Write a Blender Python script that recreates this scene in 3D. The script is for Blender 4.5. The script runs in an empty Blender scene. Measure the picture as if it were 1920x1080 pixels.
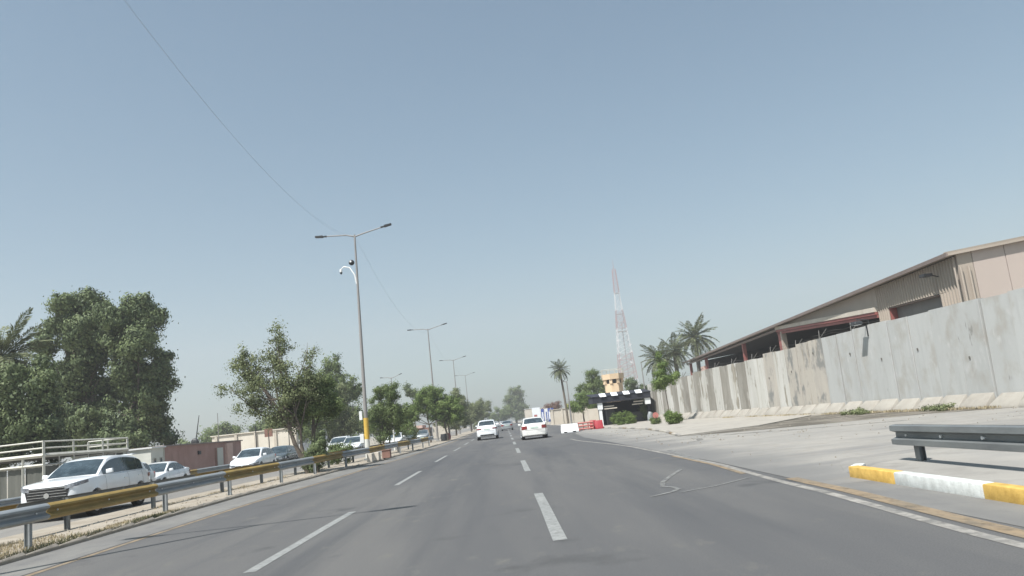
import bpy, bmesh, math, random
import numpy as np
from mathutils import Vector, Matrix
R = math.radians
random.seed(7)
SC = bpy.context.scene
COL = SC.collection

# ------------------------------------------------------------------ camera
CAM_H = 1.4
RHO, PITCH, AZ = R(6.28), R(9.47), R(1.61)
f = Vector((math.sin(AZ)*math.cos(PITCH), math.cos(AZ)*math.cos(PITCH), math.sin(PITCH)))
r0 = Vector((math.cos(AZ), -math.sin(AZ), 0)); u0 = r0.cross(f)
ix = r0*math.cos(RHO) - u0*math.sin(RHO)
iy = r0*math.sin(RHO) + u0*math.cos(RHO)
cam = bpy.data.cameras.new('camera'); camo = bpy.data.objects.new('camera', cam); COL.objects.link(camo)
M = Matrix.Identity(4)
for i in range(3):
    M[i][0], M[i][1], M[i][2] = ix[i], iy[i], -f[i]
M.translation = (0, 0, CAM_H)
camo.matrix_world = M
cam.sensor_width = 36; cam.lens = 36*1480/1920
cam.clip_start = 0.1; cam.clip_end = 6000
SC.camera = camo
# ------------------------------------------------------------------ light
SUN_EL = 58
w = bpy.data.worlds.new('World'); SC.world = w; w.use_nodes = True
nt = w.node_tree; nt.nodes.clear()
sky = nt.nodes.new('ShaderNodeTexSky'); sky.sky_type = 'NISHITA'; sky.sun_disc = False
sky.sun_elevation = R(SUN_EL); sky.sun_rotation = R(225)
sky.air_density = 1.0; sky.dust_density = 2.0; sky.ozone_density = 1.0; sky.altitude = 0
hs = nt.nodes.new('ShaderNodeHueSaturation'); hs.inputs['Saturation'].default_value = 0.95
bg = nt.nodes.new('ShaderNodeBackground'); bg.inputs[1].default_value = 0.068
wo = nt.nodes.new('ShaderNodeOutputWorld')
tint = nt.nodes.new('ShaderNodeMix'); tint.data_type = 'RGBA'; tint.blend_type = 'MULTIPLY'; tint.inputs[0].default_value = 1; tint.inputs[7].default_value = (.75, .995, .975, 1)
nt.links.new(sky.outputs[0], hs.inputs['Color']); nt.links.new(hs.outputs[0], tint.inputs[6]); nt.links.new(tint.outputs[2], bg.inputs[0]); nt.links.new(bg.outputs[0], wo.inputs[0])
sl = bpy.data.lights.new('sun', 'SUN'); sl.energy = 4.2; sl.angle = R(0.6); sl.color = (1.0, 0.965, 0.92)
so = bpy.data.objects.new('sun', sl); COL.objects.link(so)
LD = Vector((0.42, 0.46, -1.0)).normalized()
so.rotation_euler = LD.to_track_quat('-Z', 'Y').to_euler()
SC.view_settings.view_transform = 'Standard'; SC.view_settings.look = 'None'
SC.view_settings.exposure = 0.93; SC.view_settings.gamma = 1.0; SC.view_settings.use_curve_mapping = False
SC.cycles.max_bounces = 6; SC.cycles.volume_bounces = 1
SC.cycles.transparent_max_bounces = 8

# ------------------------------------------------------------------ materials
def mat(name, col, rough=0.8, metal=0.0, noise=0.0, scale=4.0, col2=None, bump=0.0, bscale=30.0, spec=0.5, stretch=(1,1,1), coord='Object', coat=0.0, detail=6.0, bdist=0.02):
    m = bpy.data.materials.new(name); m.use_nodes = True
    t = m.node_tree; b = t.nodes['Principled BSDF']
    b.inputs['Roughness'].default_value = rough; b.inputs['Metallic'].default_value = metal
    b.inputs['Specular IOR Level'].default_value = spec
    b.inputs['Coat Weight'].default_value = coat
    c = (*col, 1)
    b.inputs['Base Color'].default_value = c
    if noise > 0 or col2 or bump > 0:
        tc = t.nodes.new('ShaderNodeTexCoord'); mp = t.nodes.new('ShaderNodeMapping')
        mp.inputs['Scale'].default_value = stretch
        t.links.new(tc.outputs[coord], mp.inputs[0])
    if noise > 0 or col2:
        n = t.nodes.new('ShaderNodeTexNoise'); n.inputs['Scale'].default_value = scale; n.inputs['Detail'].default_value = detail
        n.inputs['Roughness'].default_value = 0.65
        t.links.new(mp.outputs[0], n.inputs['Vector'])
        rp = t.nodes.new('ShaderNodeValToRGB')
        if col2 is None:
            a = tuple(x*(1-noise) for x in col); d = tuple(min(1, x*(1+noise)) for x in col)
        else:
            a, d = col, col2
        rp.color_ramp.elements[0].position = 0.34; rp.color_ramp.elements[1].position = 0.66
        rp.color_ramp.elements[0].color = (*a, 1); rp.color_ramp.elements[1].color = (*d, 1)
        t.links.new(n.outputs['Fac'], rp.inputs[0]); t.links.new(rp.outputs[0], b.inputs['Base Color'])
    if bump > 0:
        n2 = t.nodes.new('ShaderNodeTexNoise'); n2.inputs['Scale'].default_value = bscale; n2.inputs['Detail'].default_value = 5
        t.links.new(mp.outputs[0], n2.inputs['Vector'])
        bp = t.nodes.new('ShaderNodeBump'); bp.inputs['Strength'].default_value = bump; bp.inputs['Distance'].default_value = bdist
        t.links.new(n2.outputs['Fac'], bp.inputs['Height']); t.links.new(bp.outputs[0], b.inputs['Normal'])
    return m

def layered(name, layers, rough=0.9, bump=0.4, bscale=60, spec=0.3, rand=0.0):
    """layers: [(colour, noise scale, stretch, lo, hi)], mixed one over the other; first is the base colour"""
    m = bpy.data.materials.new(name); m.use_nodes = True
    t = m.node_tree; b = t.nodes['Principled BSDF']; b.inputs['Roughness'].default_value = rough
    b.inputs['Specular IOR Level'].default_value = spec
    tc = t.nodes.new('ShaderNodeTexCoord')
    src = tc.outputs['Object']
    if rand:
        oi = t.nodes.new('ShaderNodeObjectInfo'); ml = t.nodes.new('ShaderNodeVectorMath'); ml.operation = 'MULTIPLY_ADD'
        cb = t.nodes.new('ShaderNodeCombineXYZ')
        for q in range(3): t.links.new(oi.outputs['Random'], cb.inputs[q])
        ml.inputs[1].default_value = (83, 57, 31); t.links.new(cb.outputs[0], ml.inputs[0]); t.links.new(src, ml.inputs[2]); src = ml.outputs[0]
    cur = t.nodes.new('ShaderNodeRGB'); cur.outputs[0].default_value = (*layers[0], 1); cur = cur.outputs[0]
    for k, (col, sc, st, lo, hi) in enumerate(layers[1:]):
        mp = t.nodes.new('ShaderNodeMapping'); mp.inputs['Scale'].default_value = st; mp.inputs['Location'].default_value = (k*7.3, k*3.1, k*1.7)
        t.links.new(src, mp.inputs[0])
        n = t.nodes.new('ShaderNodeTexNoise'); n.inputs['Scale'].default_value = sc; n.inputs['Detail'].default_value = 7; n.inputs['Roughness'].default_value = 0.6
        t.links.new(mp.outputs[0], n.inputs['Vector'])
        mr = t.nodes.new('ShaderNodeMapRange'); mr.inputs['From Min'].default_value = lo; mr.inputs['From Max'].default_value = hi
        t.links.new(n.outputs['Fac'], mr.inputs['Value'])
        mx = t.nodes.new('ShaderNodeMix'); mx.data_type = 'RGBA'; mx.inputs[7].default_value = (*col, 1)
        t.links.new(mr.outputs[0], mx.inputs[0]); t.links.new(cur, mx.inputs[6]); cur = mx.outputs[2]
    if rand:
        hv = t.nodes.new('ShaderNodeHueSaturation'); mr = t.nodes.new('ShaderNodeMapRange'); mr.inputs['To Min'].default_value = 1-rand; mr.inputs['To Max'].default_value = 1+rand
        t.links.new(oi.outputs['Random'], mr.inputs['Value']); t.links.new(mr.outputs[0], hv.inputs['Value']); t.links.new(cur, hv.inputs['Color']); cur = hv.outputs[0]
    t.links.new(cur, b.inputs['Base Color'])
    n2 = t.nodes.new('ShaderNodeTexNoise'); n2.inputs['Scale'].default_value = bscale; n2.inputs['Detail'].default_value = 4
    t.links.new(tc.outputs['Object'], n2.inputs['Vector'])
    bp = t.nodes.new('ShaderNodeBump'); bp.inputs['Strength'].default_value = bump; bp.inputs['Distance'].default_value = 0.01
    t.links.new(n2.outputs['Fac'], bp.inputs['Height']); t.links.new(bp.outputs[0], b.inputs['Normal'])
    return m

def worn(m, sc, lo, hi, amin=0.0, amax=1.0, stretch=(1, 1, 1)):
    """paint worn through in patches"""
    t = m.node_tree; b = t.nodes['Principled BSDF']; tc = t.nodes.new('ShaderNodeTexCoord'); mp = t.nodes.new('ShaderNodeMapping'); mp.inputs['Scale'].default_value = stretch
    n = t.nodes.new('ShaderNodeTexNoise'); n.inputs['Scale'].default_value = sc; n.inputs['Detail'].default_value = 8; n.inputs['Roughness'].default_value = .7
    mr = t.nodes.new('ShaderNodeMapRange'); mr.inputs['From Min'].default_value = lo; mr.inputs['From Max'].default_value = hi; mr.inputs['To Min'].default_value = amin; mr.inputs['To Max'].default_value = amax
    t.links.new(tc.outputs['Object'], mp.inputs[0]); t.links.new(mp.outputs[0], n.inputs['Vector']); t.links.new(n.outputs['Fac'], mr.inputs['Value']); t.links.new(mr.outputs[0], b.inputs['Alpha'])
    return m

def leafmat(name, dark, light, trans=0.25):
    m = bpy.data.materials.new(name); m.use_nodes = True
    t = m.node_tree; t.nodes.clear()
    at = t.nodes.new('ShaderNodeAttribute'); at.attribute_name = 'tone'
    rp = t.nodes.new('ShaderNodeValToRGB'); rp.color_ramp.elements[0].color = (*dark, 1); rp.color_ramp.elements[1].color = (*light, 1)
    t.links.new(at.outputs['Fac'], rp.inputs[0])
    d = t.nodes.new('ShaderNodeBsdfPrincipled'); d.inputs['Roughness'].default_value = 0.6; d.inputs['Specular IOR Level'].default_value = 0.3
    tr = t.nodes.new('ShaderNodeBsdfTranslucent'); mx = t.nodes.new('ShaderNodeMixShader'); mx.inputs[0].default_value = trans
    o = t.nodes.new('ShaderNodeOutputMaterial')
    t.links.new(rp.outputs[0], d.inputs['Base Color']); t.links.new(rp.outputs[0], tr.inputs[0])
    t.links.new(d.outputs[0], mx.inputs[1]); t.links.new(tr.outputs[0], mx.inputs[2]); t.links.new(mx.outputs[0], o.inputs[0])
    return m

Mt = {}
Mt['asphalt'] = layered('asphalt', [(0.094, 0.094, 0.096), ((0.125, 0.122, 0.118), 0.35, (1, 0.12, 1), 0.42, 0.62), ((0.070, 0.072, 0.077), 0.8, (1, 0.05, 1), 0.50, 0.70), ((0.14, 0.135, 0.122), 2.2, (1, .5, 1), 0.60, 0.74), ((0.075, 0.075, 0.076), .5, (1, .8, 1), 0.60, 0.66), ((0.06, 0.06, 0.06), 70, (1, 1, 1), 0.48, 0.7)], rough=0.85, bump=0.35, bscale=180)
Mt['asphalt_far'] = layered('asphalt_opposite', [(0.17, 0.163, 0.152), ((0.205, 0.195, 0.18), 0.4, (1, 0.2, 1), 0.42, 0.62), ((0.14, 0.135, 0.13), 2, (1, 0.3, 1), 0.5, 0.75)], rough=0.9, bump=0.3, bscale=120)
Mt['gutter'] = layered('gutter_concrete', [(0.15, 0.147, 0.142), ((0.19, 0.185, 0.172), 0.9, (1, 0.4, 1), 0.4, 0.65), ((0.12, 0.12, 0.12), 3, (1, 0.5, 1), 0.5, 0.8)], bump=0.3)
Mt['apron'] = layered('apron_concrete', [(0.25, 0.24, 0.222), ((0.29, 0.275, 0.25), 0.35, (1, 1, 1), 0.42, 0.62), ((0.19, 0.185, 0.178), 0.5, (0.5, 1.6, 1), 0.5, 0.72), ((0.22, 0.20, 0.17), 4, (1, 1, 1), 0.5, 0.8)], bump=0.4, bscale=40)
def grade(m, col, x0, x1):
    t = m.node_tree; b = t.nodes['Principled BSDF']; l = b.inputs['Base Color'].links[0]; src = l.from_socket
    tc = t.nodes.new('ShaderNodeTexCoord'); sx = t.nodes.new('ShaderNodeSeparateXYZ'); n = t.nodes.new('ShaderNodeTexNoise'); n.inputs['Scale'].default_value = .35; n.inputs['Detail'].default_value = 6
    t.links.new(tc.outputs['Object'], sx.inputs[0]); t.links.new(tc.outputs['Object'], n.inputs['Vector'])
    ad = t.nodes.new('ShaderNodeMath'); ad.operation = 'MULTIPLY_ADD'; ad.inputs[1].default_value = 5.0; t.links.new(n.outputs['Fac'], ad.inputs[0]); t.links.new(sx.outputs[0], ad.inputs[2])
    mr = t.nodes.new('ShaderNodeMapRange'); mr.interpolation_type = 'SMOOTHSTEP'; mr.inputs['From Min'].default_value = x0+2.5; mr.inputs['From Max'].default_value = x1+2.5; mr.inputs['To Min'].default_value = .95; mr.inputs['To Max'].default_value = 0
    t.links.new(ad.outputs[0], mr.inputs['Value'])
    mx = t.nodes.new('ShaderNodeMix'); mx.data_type = 'RGBA'; mx.inputs[7].default_value = (*col, 1); t.links.new(mr.outputs[0], mx.inputs[0]); t.links.new(src, mx.inputs[6]); t.links.new(mx.outputs[2], b.inputs['Base Color'])
grade(Mt['apron'], (0.15, 0.148, 0.144), 4.2, 7.4)
Mt['island'] = layered('island_paving', [(0.26, 0.25, 0.232), ((0.30, 0.285, 0.26), 0.5, (1, 1, 1), 0.42, 0.62), ((0.20, 0.19, 0.175), 1.2, (1, 1, 1), 0.52, 0.72)], bump=0.4, bscale=40)
Mt['pavement'] = layered('dusty_pavement', [(0.30, 0.28, 0.25), ((0.35, 0.325, 0.285), 0.6, (1, 1, 1), 0.4, 0.65), ((0.22, 0.195, 0.165), 1.1, (1, 1, 1), 0.55, 0.75)], bump=0.5, bscale=25)
Mt['dirt'] = layered('damp_dirt', [(0.23, 0.205, 0.175), ((0.095, 0.084, 0.068), 0.8, (0.5, 1.4, 1), 0.37, 0.53), ((0.15, 0.155, 0.09), 2.5, (1, 1, 1), 0.58, 0.75)], bump=0.8, bscale=20)
Mt['soil'] = layered('sandy_soil', [(0.27, 0.235, 0.19), ((0.33, 0.295, 0.245), 0.9, (1, 1, 1), 0.4, 0.62), ((0.24, 0.20, 0.15), 3.5, (1, 1, 1), 0.55, 0.75)], bump=0.9, bscale=18)
Mt['ground'] = layered('dusty_ground', [(0.26, 0.235, 0.195), ((0.31, 0.28, 0.235), 0.05, (1, 1, 1), 0.4, 0.62), ((0.18, 0.165, 0.13), 0.4, (1, 1, 1), 0.55, 0.75)], bump=0.5, bscale=8)
Mt['wpaint'] = mat('worn_white_paint', (0.20, 0.205, 0.20), 0.7, noise=0.0, scale=5, col2=(0.29, 0.295, 0.285), bump=0.2, bscale=90)
Mt['wpaint2'] = mat('dusty_white_paint', (0.17, 0.165, 0.155), 0.8, scale=3, col2=(0.34, 0.32, 0.29), bump=0.2, bscale=90)
Mt['scuff'] = mat('scuffed_white_paint', (0.17, 0.17, 0.165), 0.8, scale=6, col2=(0.23, 0.23, 0.22))
Mt['ypaint'] = mat('worn_orange_yellow_paint', (0.20, 0.165, 0.12), 0.8, scale=3, col2=(0.30, 0.22, 0.135), stretch=(1, .5, 1))
worn(Mt['wpaint'], 9, .25, .5, .45, .95); worn(Mt['wpaint2'], 7, .30, .55, .5, .95); worn(Mt['scuff'], 3, .3, .62, .3, .85); worn(Mt['ypaint'], 5, .30, .55, .45, .9, (1, .6, 1))
Mt['kerb_y'] = mat('yellow_kerb_paint', (0.46, 0.28, 0.06), 0.7, scale=7, col2=(0.66, 0.43, 0.11), bump=0.25, bscale=50)
Mt['kerb_w'] = mat('white_kerb_paint', (0.46, 0.47, 0.45), 0.7, scale=7, col2=(0.66, 0.68, 0.66), bump=0.25, bscale=50)
Mt['kerb_c'] = mat('bare_kerb', (0.30, 0.28, 0.24), 0.9, scale=4, col2=(0.42, 0.39, 0.34), bump=0.4, bscale=30)
Mt['kerb_s'] = mat('dusty_kerb', (0.18, 0.165, 0.14), 0.9, scale=3, col2=(0.29, 0.26, 0.22), bump=0.4, bscale=30)
Mt['galv'] = mat('galvanised_steel', (0.24, 0.26, 0.27), 0.5, 0.35, scale=3, col2=(0.34, 0.36, 0.37), bump=0.1, bscale=20, stretch=(1, .3, 1))
Mt['galv_dark'] = mat('shaded_steel', (0.15, 0.16, 0.165), 0.55, 0.4, scale=3, col2=(0.22, 0.235, 0.235), stretch=(1, .3, 1))  # darker copy of galv, shade of the rail backs put into the colour
Mt['yrail'] = mat('faded_yellow_rail_paint', (0.20, 0.135, 0.035), 0.6, scale=2.5, col2=(0.33, 0.225, 0.06), stretch=(1, .4, 1), bump=0.1, bscale=20)
Mt['bolt'] = mat('bright_bolt', (0.75, 0.76, 0.76), 0.4, 0.3)
Mt['pole'] = mat('pole_grey', (0.22, 0.21, 0.205), 0.6, 0.2, scale=3, col2=(0.30, 0.285, 0.27), stretch=(1, 1, .2))
Mt['dark'] = mat('dark_metal', (0.035, 0.037, 0.04), 0.5, 0.2)
Mt['black'] = mat('black_rubber', (0.018, 0.018, 0.018), 0.85)
Mt['white'] = mat('white_plastic', (0.72, 0.73, 0.73), 0.5, noise=0.05)
Mt['glass'] = mat('tinted_glass', (0.014, 0.024, 0.030), 0.06, spec=0.9, scale=2.6, col2=(0.055, 0.078, 0.092))  # paler noise in the colour stands in for reflections on the glass
Mt['carwhite'] = mat('white_car_paint', (0.74, 0.76, 0.78), 0.25, coat=0.6, noise=0.03, scale=2)
Mt['carwarm'] = mat('warm_white_car_paint', (0.76, 0.75, 0.72), 0.28, coat=0.5, noise=0.03, scale=2)
Mt['cardark'] = mat('dark_grey_car_paint', (0.06, 0.075, 0.08), 0.25, coat=0.6, noise=0.1, scale=2)
Mt['carsilver'] = mat('silver_car_paint', (0.34, 0.36, 0.37), 0.3, 0.4, coat=0.5, noise=0.05, scale=2)
Mt['chrome'] = mat('chrome', (0.65, 0.66, 0.67), 0.18, 1.0, noise=0.03)
Mt['rim'] = mat('alloy_rim', (0.42, 0.43, 0.44), 0.35, 0.7, noise=0.05)
Mt['lamp_clear'] = mat('headlight_lens', (0.09, 0.10, 0.12), 0.1, 0.3, scale=9, col2=(0.42, 0.44, 0.48), spec=0.9)
Mt['lamp_red'] = mat('red_lens', (0.22, 0.02, 0.02), 0.15, noise=0.15, spec=0.8)
Mt['plate'] = mat('pale_plate', (0.55, 0.66, 0.58), 0.5, noise=0.05)
Mt['bark'] = mat('bark', (0.075, 0.06, 0.048), 0.95, scale=6, col2=(0.15, 0.125, 0.10), bump=0.9, bscale=18, stretch=(1, 1, .3))
Mt['palmbark'] = mat('palm_bark', (0.09, 0.075, 0.06), 0.95, scale=8, col2=(0.19, 0.16, 0.125), bump=1.0, bscale=14, stretch=(1, 1, 2.2))
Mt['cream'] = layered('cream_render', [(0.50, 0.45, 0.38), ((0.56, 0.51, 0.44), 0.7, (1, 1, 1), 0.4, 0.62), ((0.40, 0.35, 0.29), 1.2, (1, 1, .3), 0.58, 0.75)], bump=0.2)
Mt['creamlit'] = layered('lit_cream_render', [(0.62, 0.57, 0.49), ((0.68, 0.63, 0.55), 0.7, (1, 1, 1), 0.4, 0.62), ((0.48, 0.43, 0.36), 1.2, (1, 1, .3), 0.60, 0.78)], bump=0.2)  # lighter copy of cream, the sunlit look is put into the colour
Mt['cabin'] = layered('cabin_panel', [(0.56, 0.57, 0.52), ((0.62, 0.62, 0.57), 0.8, (1, 1, 1), 0.4, 0.6), ((0.45, 0.44, 0.39), 1.5, (1, 1, .3), 0.6, 0.78)], bump=0.1)
Mt['pink'] = layered('faded_pink_render', [(0.36, 0.22, 0.19), ((0.42, 0.27, 0.235), 0.6, (1, 1, 1), 0.4, 0.62), ((0.27, 0.17, 0.15), 1.0, (1, 1, .4), 0.55, 0.75)], bump=0.2)
Mt['pinklight'] = mat('light_pink_render', (0.60, 0.42, 0.36), 0.9, noise=0.08)
Mt['greyblock'] = mat('grey_panel', (0.16, 0.175, 0.195), 0.8, noise=0.12, scale=1.5)
Mt['brownblock'] = mat('brown_panel', (0.24, 0.13, 0.10), 0.85, noise=0.15, scale=1.5)
Mt['frame'] = mat('cream_frame_paint', (0.44, 0.43, 0.38), 0.6, scale=2, col2=(0.52, 0.51, 0.46))
Mt['mesh'] = mat('dusty_grey_sheet', (0.075, 0.08, 0.07), 0.8, scale=1.5, col2=(0.125, 0.125, 0.11), stretch=(1, 1, .2))
Mt['beige'] = layered('beige_metal', [(0.36, 0.31, 0.26), ((0.395, 0.34, 0.285), 0.3, (1, 1, 1), 0.4, 0.62), ((0.30, 0.255, 0.215), 0.8, (1, 1, .2), 0.6, 0.78)], rough=0.6, bump=0.05)
Mt['gable'] = layered('pinkish_metal', [(0.415, 0.350, 0.31), ((0.44, 0.375, 0.335), 0.25, (1, 1, .5), 0.4, 0.62), ((0.375, 0.315, 0.28), 0.7, (1, 1, .15), 0.6, 0.8)], rough=0.6, bump=0.05)
Mt['trim'] = mat('grey_brown_trim', (0.22, 0.175, 0.155), 0.6, noise=0.1, scale=1)
Mt['redsteel'] = mat('oxide_red_steel', (0.24, 0.075, 0.065), 0.6, scale=1.2, col2=(0.31, 0.11, 0.095))
Mt['shutter'] = mat('grey_shutter', (0.17, 0.165, 0.155), 0.6, noise=0.1, scale=1)
Mt['interior'] = mat('interior_shade_black', (0.028, 0.027, 0.026), 0.95, noise=0.2, scale=.5)  # near-black so the shade of the open bay sits in the colour
Mt['tan'] = mat('tan_watchtower', (0.62, 0.46, 0.30), 0.85, scale=1.2, col2=(0.70, 0.54, 0.37))
Mt['blackpanel'] = mat('black_fascia', (0.018, 0.02, 0.03), 0.9, noise=0.2)
Mt['whiteboard'] = mat('white_board', (0.78, 0.80, 0.84), 0.5, noise=0.03)
Mt['redplastic'] = mat('red_plastic', (0.34, 0.03, 0.04), 0.45, noise=0.1)
Mt['redfaded'] = mat('faded_red_plastic', (0.40, 0.15, 0.13), 0.6, noise=0.12)
Mt['blue'] = mat('blue_banner', (0.05, 0.09, 0.32), 0.6, noise=0.1)
Mt['towerred'] = mat('tower_red', (0.30, 0.11, 0.10), 0.6, noise=0.1)
Mt['towerwhite'] = mat('tower_white', (0.62, 0.62, 0.62), 0.6, noise=0.05)
Mt['yellowsign'] = mat('yellow_sign', (0.60, 0.50, 0.16), 0.6, noise=0.06)
Mt['poleyellow'] = mat('yellow_pole_paint', (0.55, 0.36, 0.06), 0.7, noise=0.12, scale=4)
Mt['polewhite'] = mat('white_pole_paint', (0.62, 0.62, 0.58), 0.7, noise=0.08, scale=4)
Mt['cable'] = mat('grey_cable', (0.36, 0.40, 0.44), 0.7)
Mt['wire'] = mat('barbed_wire_steel', (0.13, 0.125, 0.115), 0.6, 0.3)
Mt['tire_mark'] = worn(mat('dark_stain', (0.09, 0.085, 0.078), 0.95, scale=2, col2=(0.13, 0.125, 0.115)), 1.6, .42, .62, 0, .85)
# concrete blast wall finishes
Mt['tw_paint'] = layered('grey_painted_concrete', [(0.37, 0.375, 0.365), ((0.40, 0.405, 0.395), 0.8, (1, 1, .3), 0.4, 0.6), ((0.32, 0.322, 0.312), 3.5, (1, 1, .08), 0.52, 0.76), ((0.33, 0.32, 0.295), 1.4, (1, 1, .6), 0.50, 0.66), ((0.43, 0.43, 0.42), 2.6, (1, 1, .5), 0.60, 0.72), ((0.20, 0.195, 0.18), 2.6, (1, 1, .28), 0.66, 0.72)], rand=0.05, bump=0.25, bscale=20)
Mt['tw_pale'] = layered('pale_stained_concrete', [(0.44, 0.43, 0.395), ((0.50, 0.49, 0.46), 0.9, (1, 1, .3), 0.4, 0.6), ((0.25, 0.23, 0.19), 1.1, (1, 1, .4), 0.54, 0.60), ((0.33, 0.30, 0.25), 5, (1, 1, .05), 0.56, 0.68)], rand=0.05, bump=0.4, bscale=15)
Mt['tw_dark'] = layered('brown_stained_concrete', [(0.235, 0.22, 0.19), ((0.29, 0.275, 0.245), 0.9, (1, 1, .3), 0.42, 0.6), ((0.40, 0.385, 0.35), .9, (1, 1, .5), 0.58, 0.64), ((0.19, 0.175, 0.15), 1.6, (1, 1, .3), 0.54, 0.68)], rand=0.05, bump=0.4, bscale=15)
Mt['tw_beige'] = layered('beige_bare_concrete', [(0.40, 0.37, 0.325), ((0.35, 0.325, 0.29), 1.1, (1, 1, .3), 0.45, 0.6), ((0.20, 0.20, 0.19), 1.5, (1, 1, .6), 0.52, 0.62), ((0.27, 0.23, 0.18), 4, (1, 1, .06), 0.56, 0.7)], rand=0.05, bump=0.4, bscale=15)
Mt['tw_foot'] = layered('dusty_concrete_foot', [(0.27, 0.25, 0.22), ((0.32, 0.30, 0.265), 1.2, (1, 1, 1), 0.4, 0.6), ((0.28, 0.255, 0.22), 2.2, (1, 1, 1), 0.55, 0.72)], rand=0.05, bump=0.5, bscale=15)
Mt['tw_joint'] = mat('joint_dirt', (0.12, 0.115, 0.10), 0.95, noise=0.3, scale=4)
Mt['drygrass'] = leafmat('dry_grass', (0.26, 0.205, 0.12), (0.46, 0.40, 0.27), 0.2)
Mt['weed'] = leafmat('green_weed', (0.07, 0.085, 0.035), (0.17, 0.17, 0.085), 0.2)
LEAF = {
    'dark': leafmat('dark_green_leaves', (0.045, 0.070, 0.036), (0.20, 0.245, 0.105), .20),
    'mid': leafmat('mid_green_leaves', (0.055, 0.088, 0.030), (0.20, 0.25, 0.09)),
    'olive': leafmat('olive_leaves', (0.080, 0.10, 0.045), (0.24, 0.27, 0.13)),
    'fresh': leafmat('fresh_green_leaves', (0.055, 0.10, 0.022), (0.20, 0.265, 0.075)),
    'palm': leafmat('palm_leaves', (0.06, 0.075, 0.042), (0.20, 0.22, 0.11), 0.15),
    'rust': leafmat('rusty_leaves', (0.13, 0.075, 0.06), (0.25, 0.16, 0.125), 0.2)}

# ------------------------------------------------------------------ mesh helpers
class MB:
    def __init__(s): s.v = []; s.f = []; s.m = []; s.mats = []
    def mi(s, m):
        if m not in s.mats: s.mats.append(m)
        return s.mats.index(m)
    def add(s, vs, fs, m):
        o = len(s.v); k = s.mi(m); s.v += [tuple(p) for p in vs]
        for q in fs: s.f.append([i+o for i in q]); s.m.append(k)
        return s
    def box(s, a, b, m, rz=0, taper=0.0):
        (x0, y0, z0), (x1, y1, z1) = a, b
        cx, cy = (x0+x1)/2, (y0+y1)/2
        vs = []
        for z, k in ((z0, 1), (z1, 1-taper)):
            for x, y in ((x0, y0), (x1, y0), (x1, y1), (x0, y1)):
                dx, dy = (x-cx)*k, (y-cy)*k
                if rz: dx, dy = dx*math.cos(rz)-dy*math.sin(rz), dx*math.sin(rz)+dy*math.cos(rz)
                vs.append((cx+dx, cy+dy, z))
        return s.add(vs, [(3, 2, 1, 0), (4, 5, 6, 7), (0, 1, 5, 4), (1, 2, 6, 5), (2, 3, 7, 6), (3, 0, 4, 7)], m)
    def tube(s, pts, r, m, n=8, cap=True):
        pts = [Vector(p) for p in pts]
        rs = r if isinstance(r, (list, tuple)) else [r]*len(pts)
        vs = []; 
        for i, p in enumerate(pts):
            d = (pts[min(i+1, len(pts)-1)] - pts[max(i-1, 0)])
            if d.length < 1e-9: d = Vector((0, 0, 1))
            d.normalize()
            a = d.cross(Vector((0, 1, 0)) if abs(d.y) < .9 else Vector((1, 0, 0))).normalized(); b = d.cross(a)
            for k in range(n):
                t = 2*math.pi*k/n; vs.append(p + (a*math.cos(t)+b*math.sin(t))*rs[i])
        fs = []
        for i in range(len(pts)-1):
            for k in range(n):
                k2 = (k+1) % n; fs.append((i*n+k, i*n+k2, (i+1)*n+k2, (i+1)*n+k))
        if cap: fs.append(tuple(range(n-1, -1, -1))); fs.append(tuple((len(pts)-1)*n+k for k in range(n)))
        return s.add(vs, fs, m)
    def beam(s, p, q, wd, m):   # square bar
        return s.tube([p, q], wd*.7071, m, n=4)
    def poly(s, pts, m, th=None, d=(0, 0, 1)):
        n = len(pts)
        if th is None: return s.add(pts, [tuple(range(n))], m)
        d = Vector(d)*th
        vs = [Vector(p) for p in pts] + [Vector(p)-d for p in pts]
        fs = [tuple(range(n)), tuple(range(2*n-1, n-1, -1))]+[(i, i+n, (i+1) % n+n, (i+1) % n) for i in range(n)]
        return s.add(vs, fs, m)
    def build(s, name, parent=None, smooth=None, loc=None, rz=0, bevel=0):
        me = bpy.data.meshes.new(name); me.from_pydata(s.v, [], s.f); me.update()
        for m in s.mats: me.materials.append(m)
        me.polygons.foreach_set('material_index', s.m)
        bm = bmesh.new(); bm.from_mesh(me); bmesh.ops.recalc_face_normals(bm, faces=bm.faces)
        if bevel:
            bmesh.ops.bevel(bm, geom=[e for e in bm.edges if len(e.link_faces) == 2 and e.calc_face_angle(0) > .6], offset=bevel, segments=2, profile=.5, affect='EDGES', clamp_overlap=True)
        bm.to_mesh(me); bm.free()
        if smooth is not None:
            me.polygons.foreach_set('use_smooth', [True]*len(me.polygons)); me.set_sharp_from_angle(angle=R(smooth))
        o = bpy.data.objects.new(name, me); COL.objects.link(o)
        if parent: o.parent = parent
        if loc: o.location = loc
        if rz: o.rotation_euler.z = rz
        return o

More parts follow.
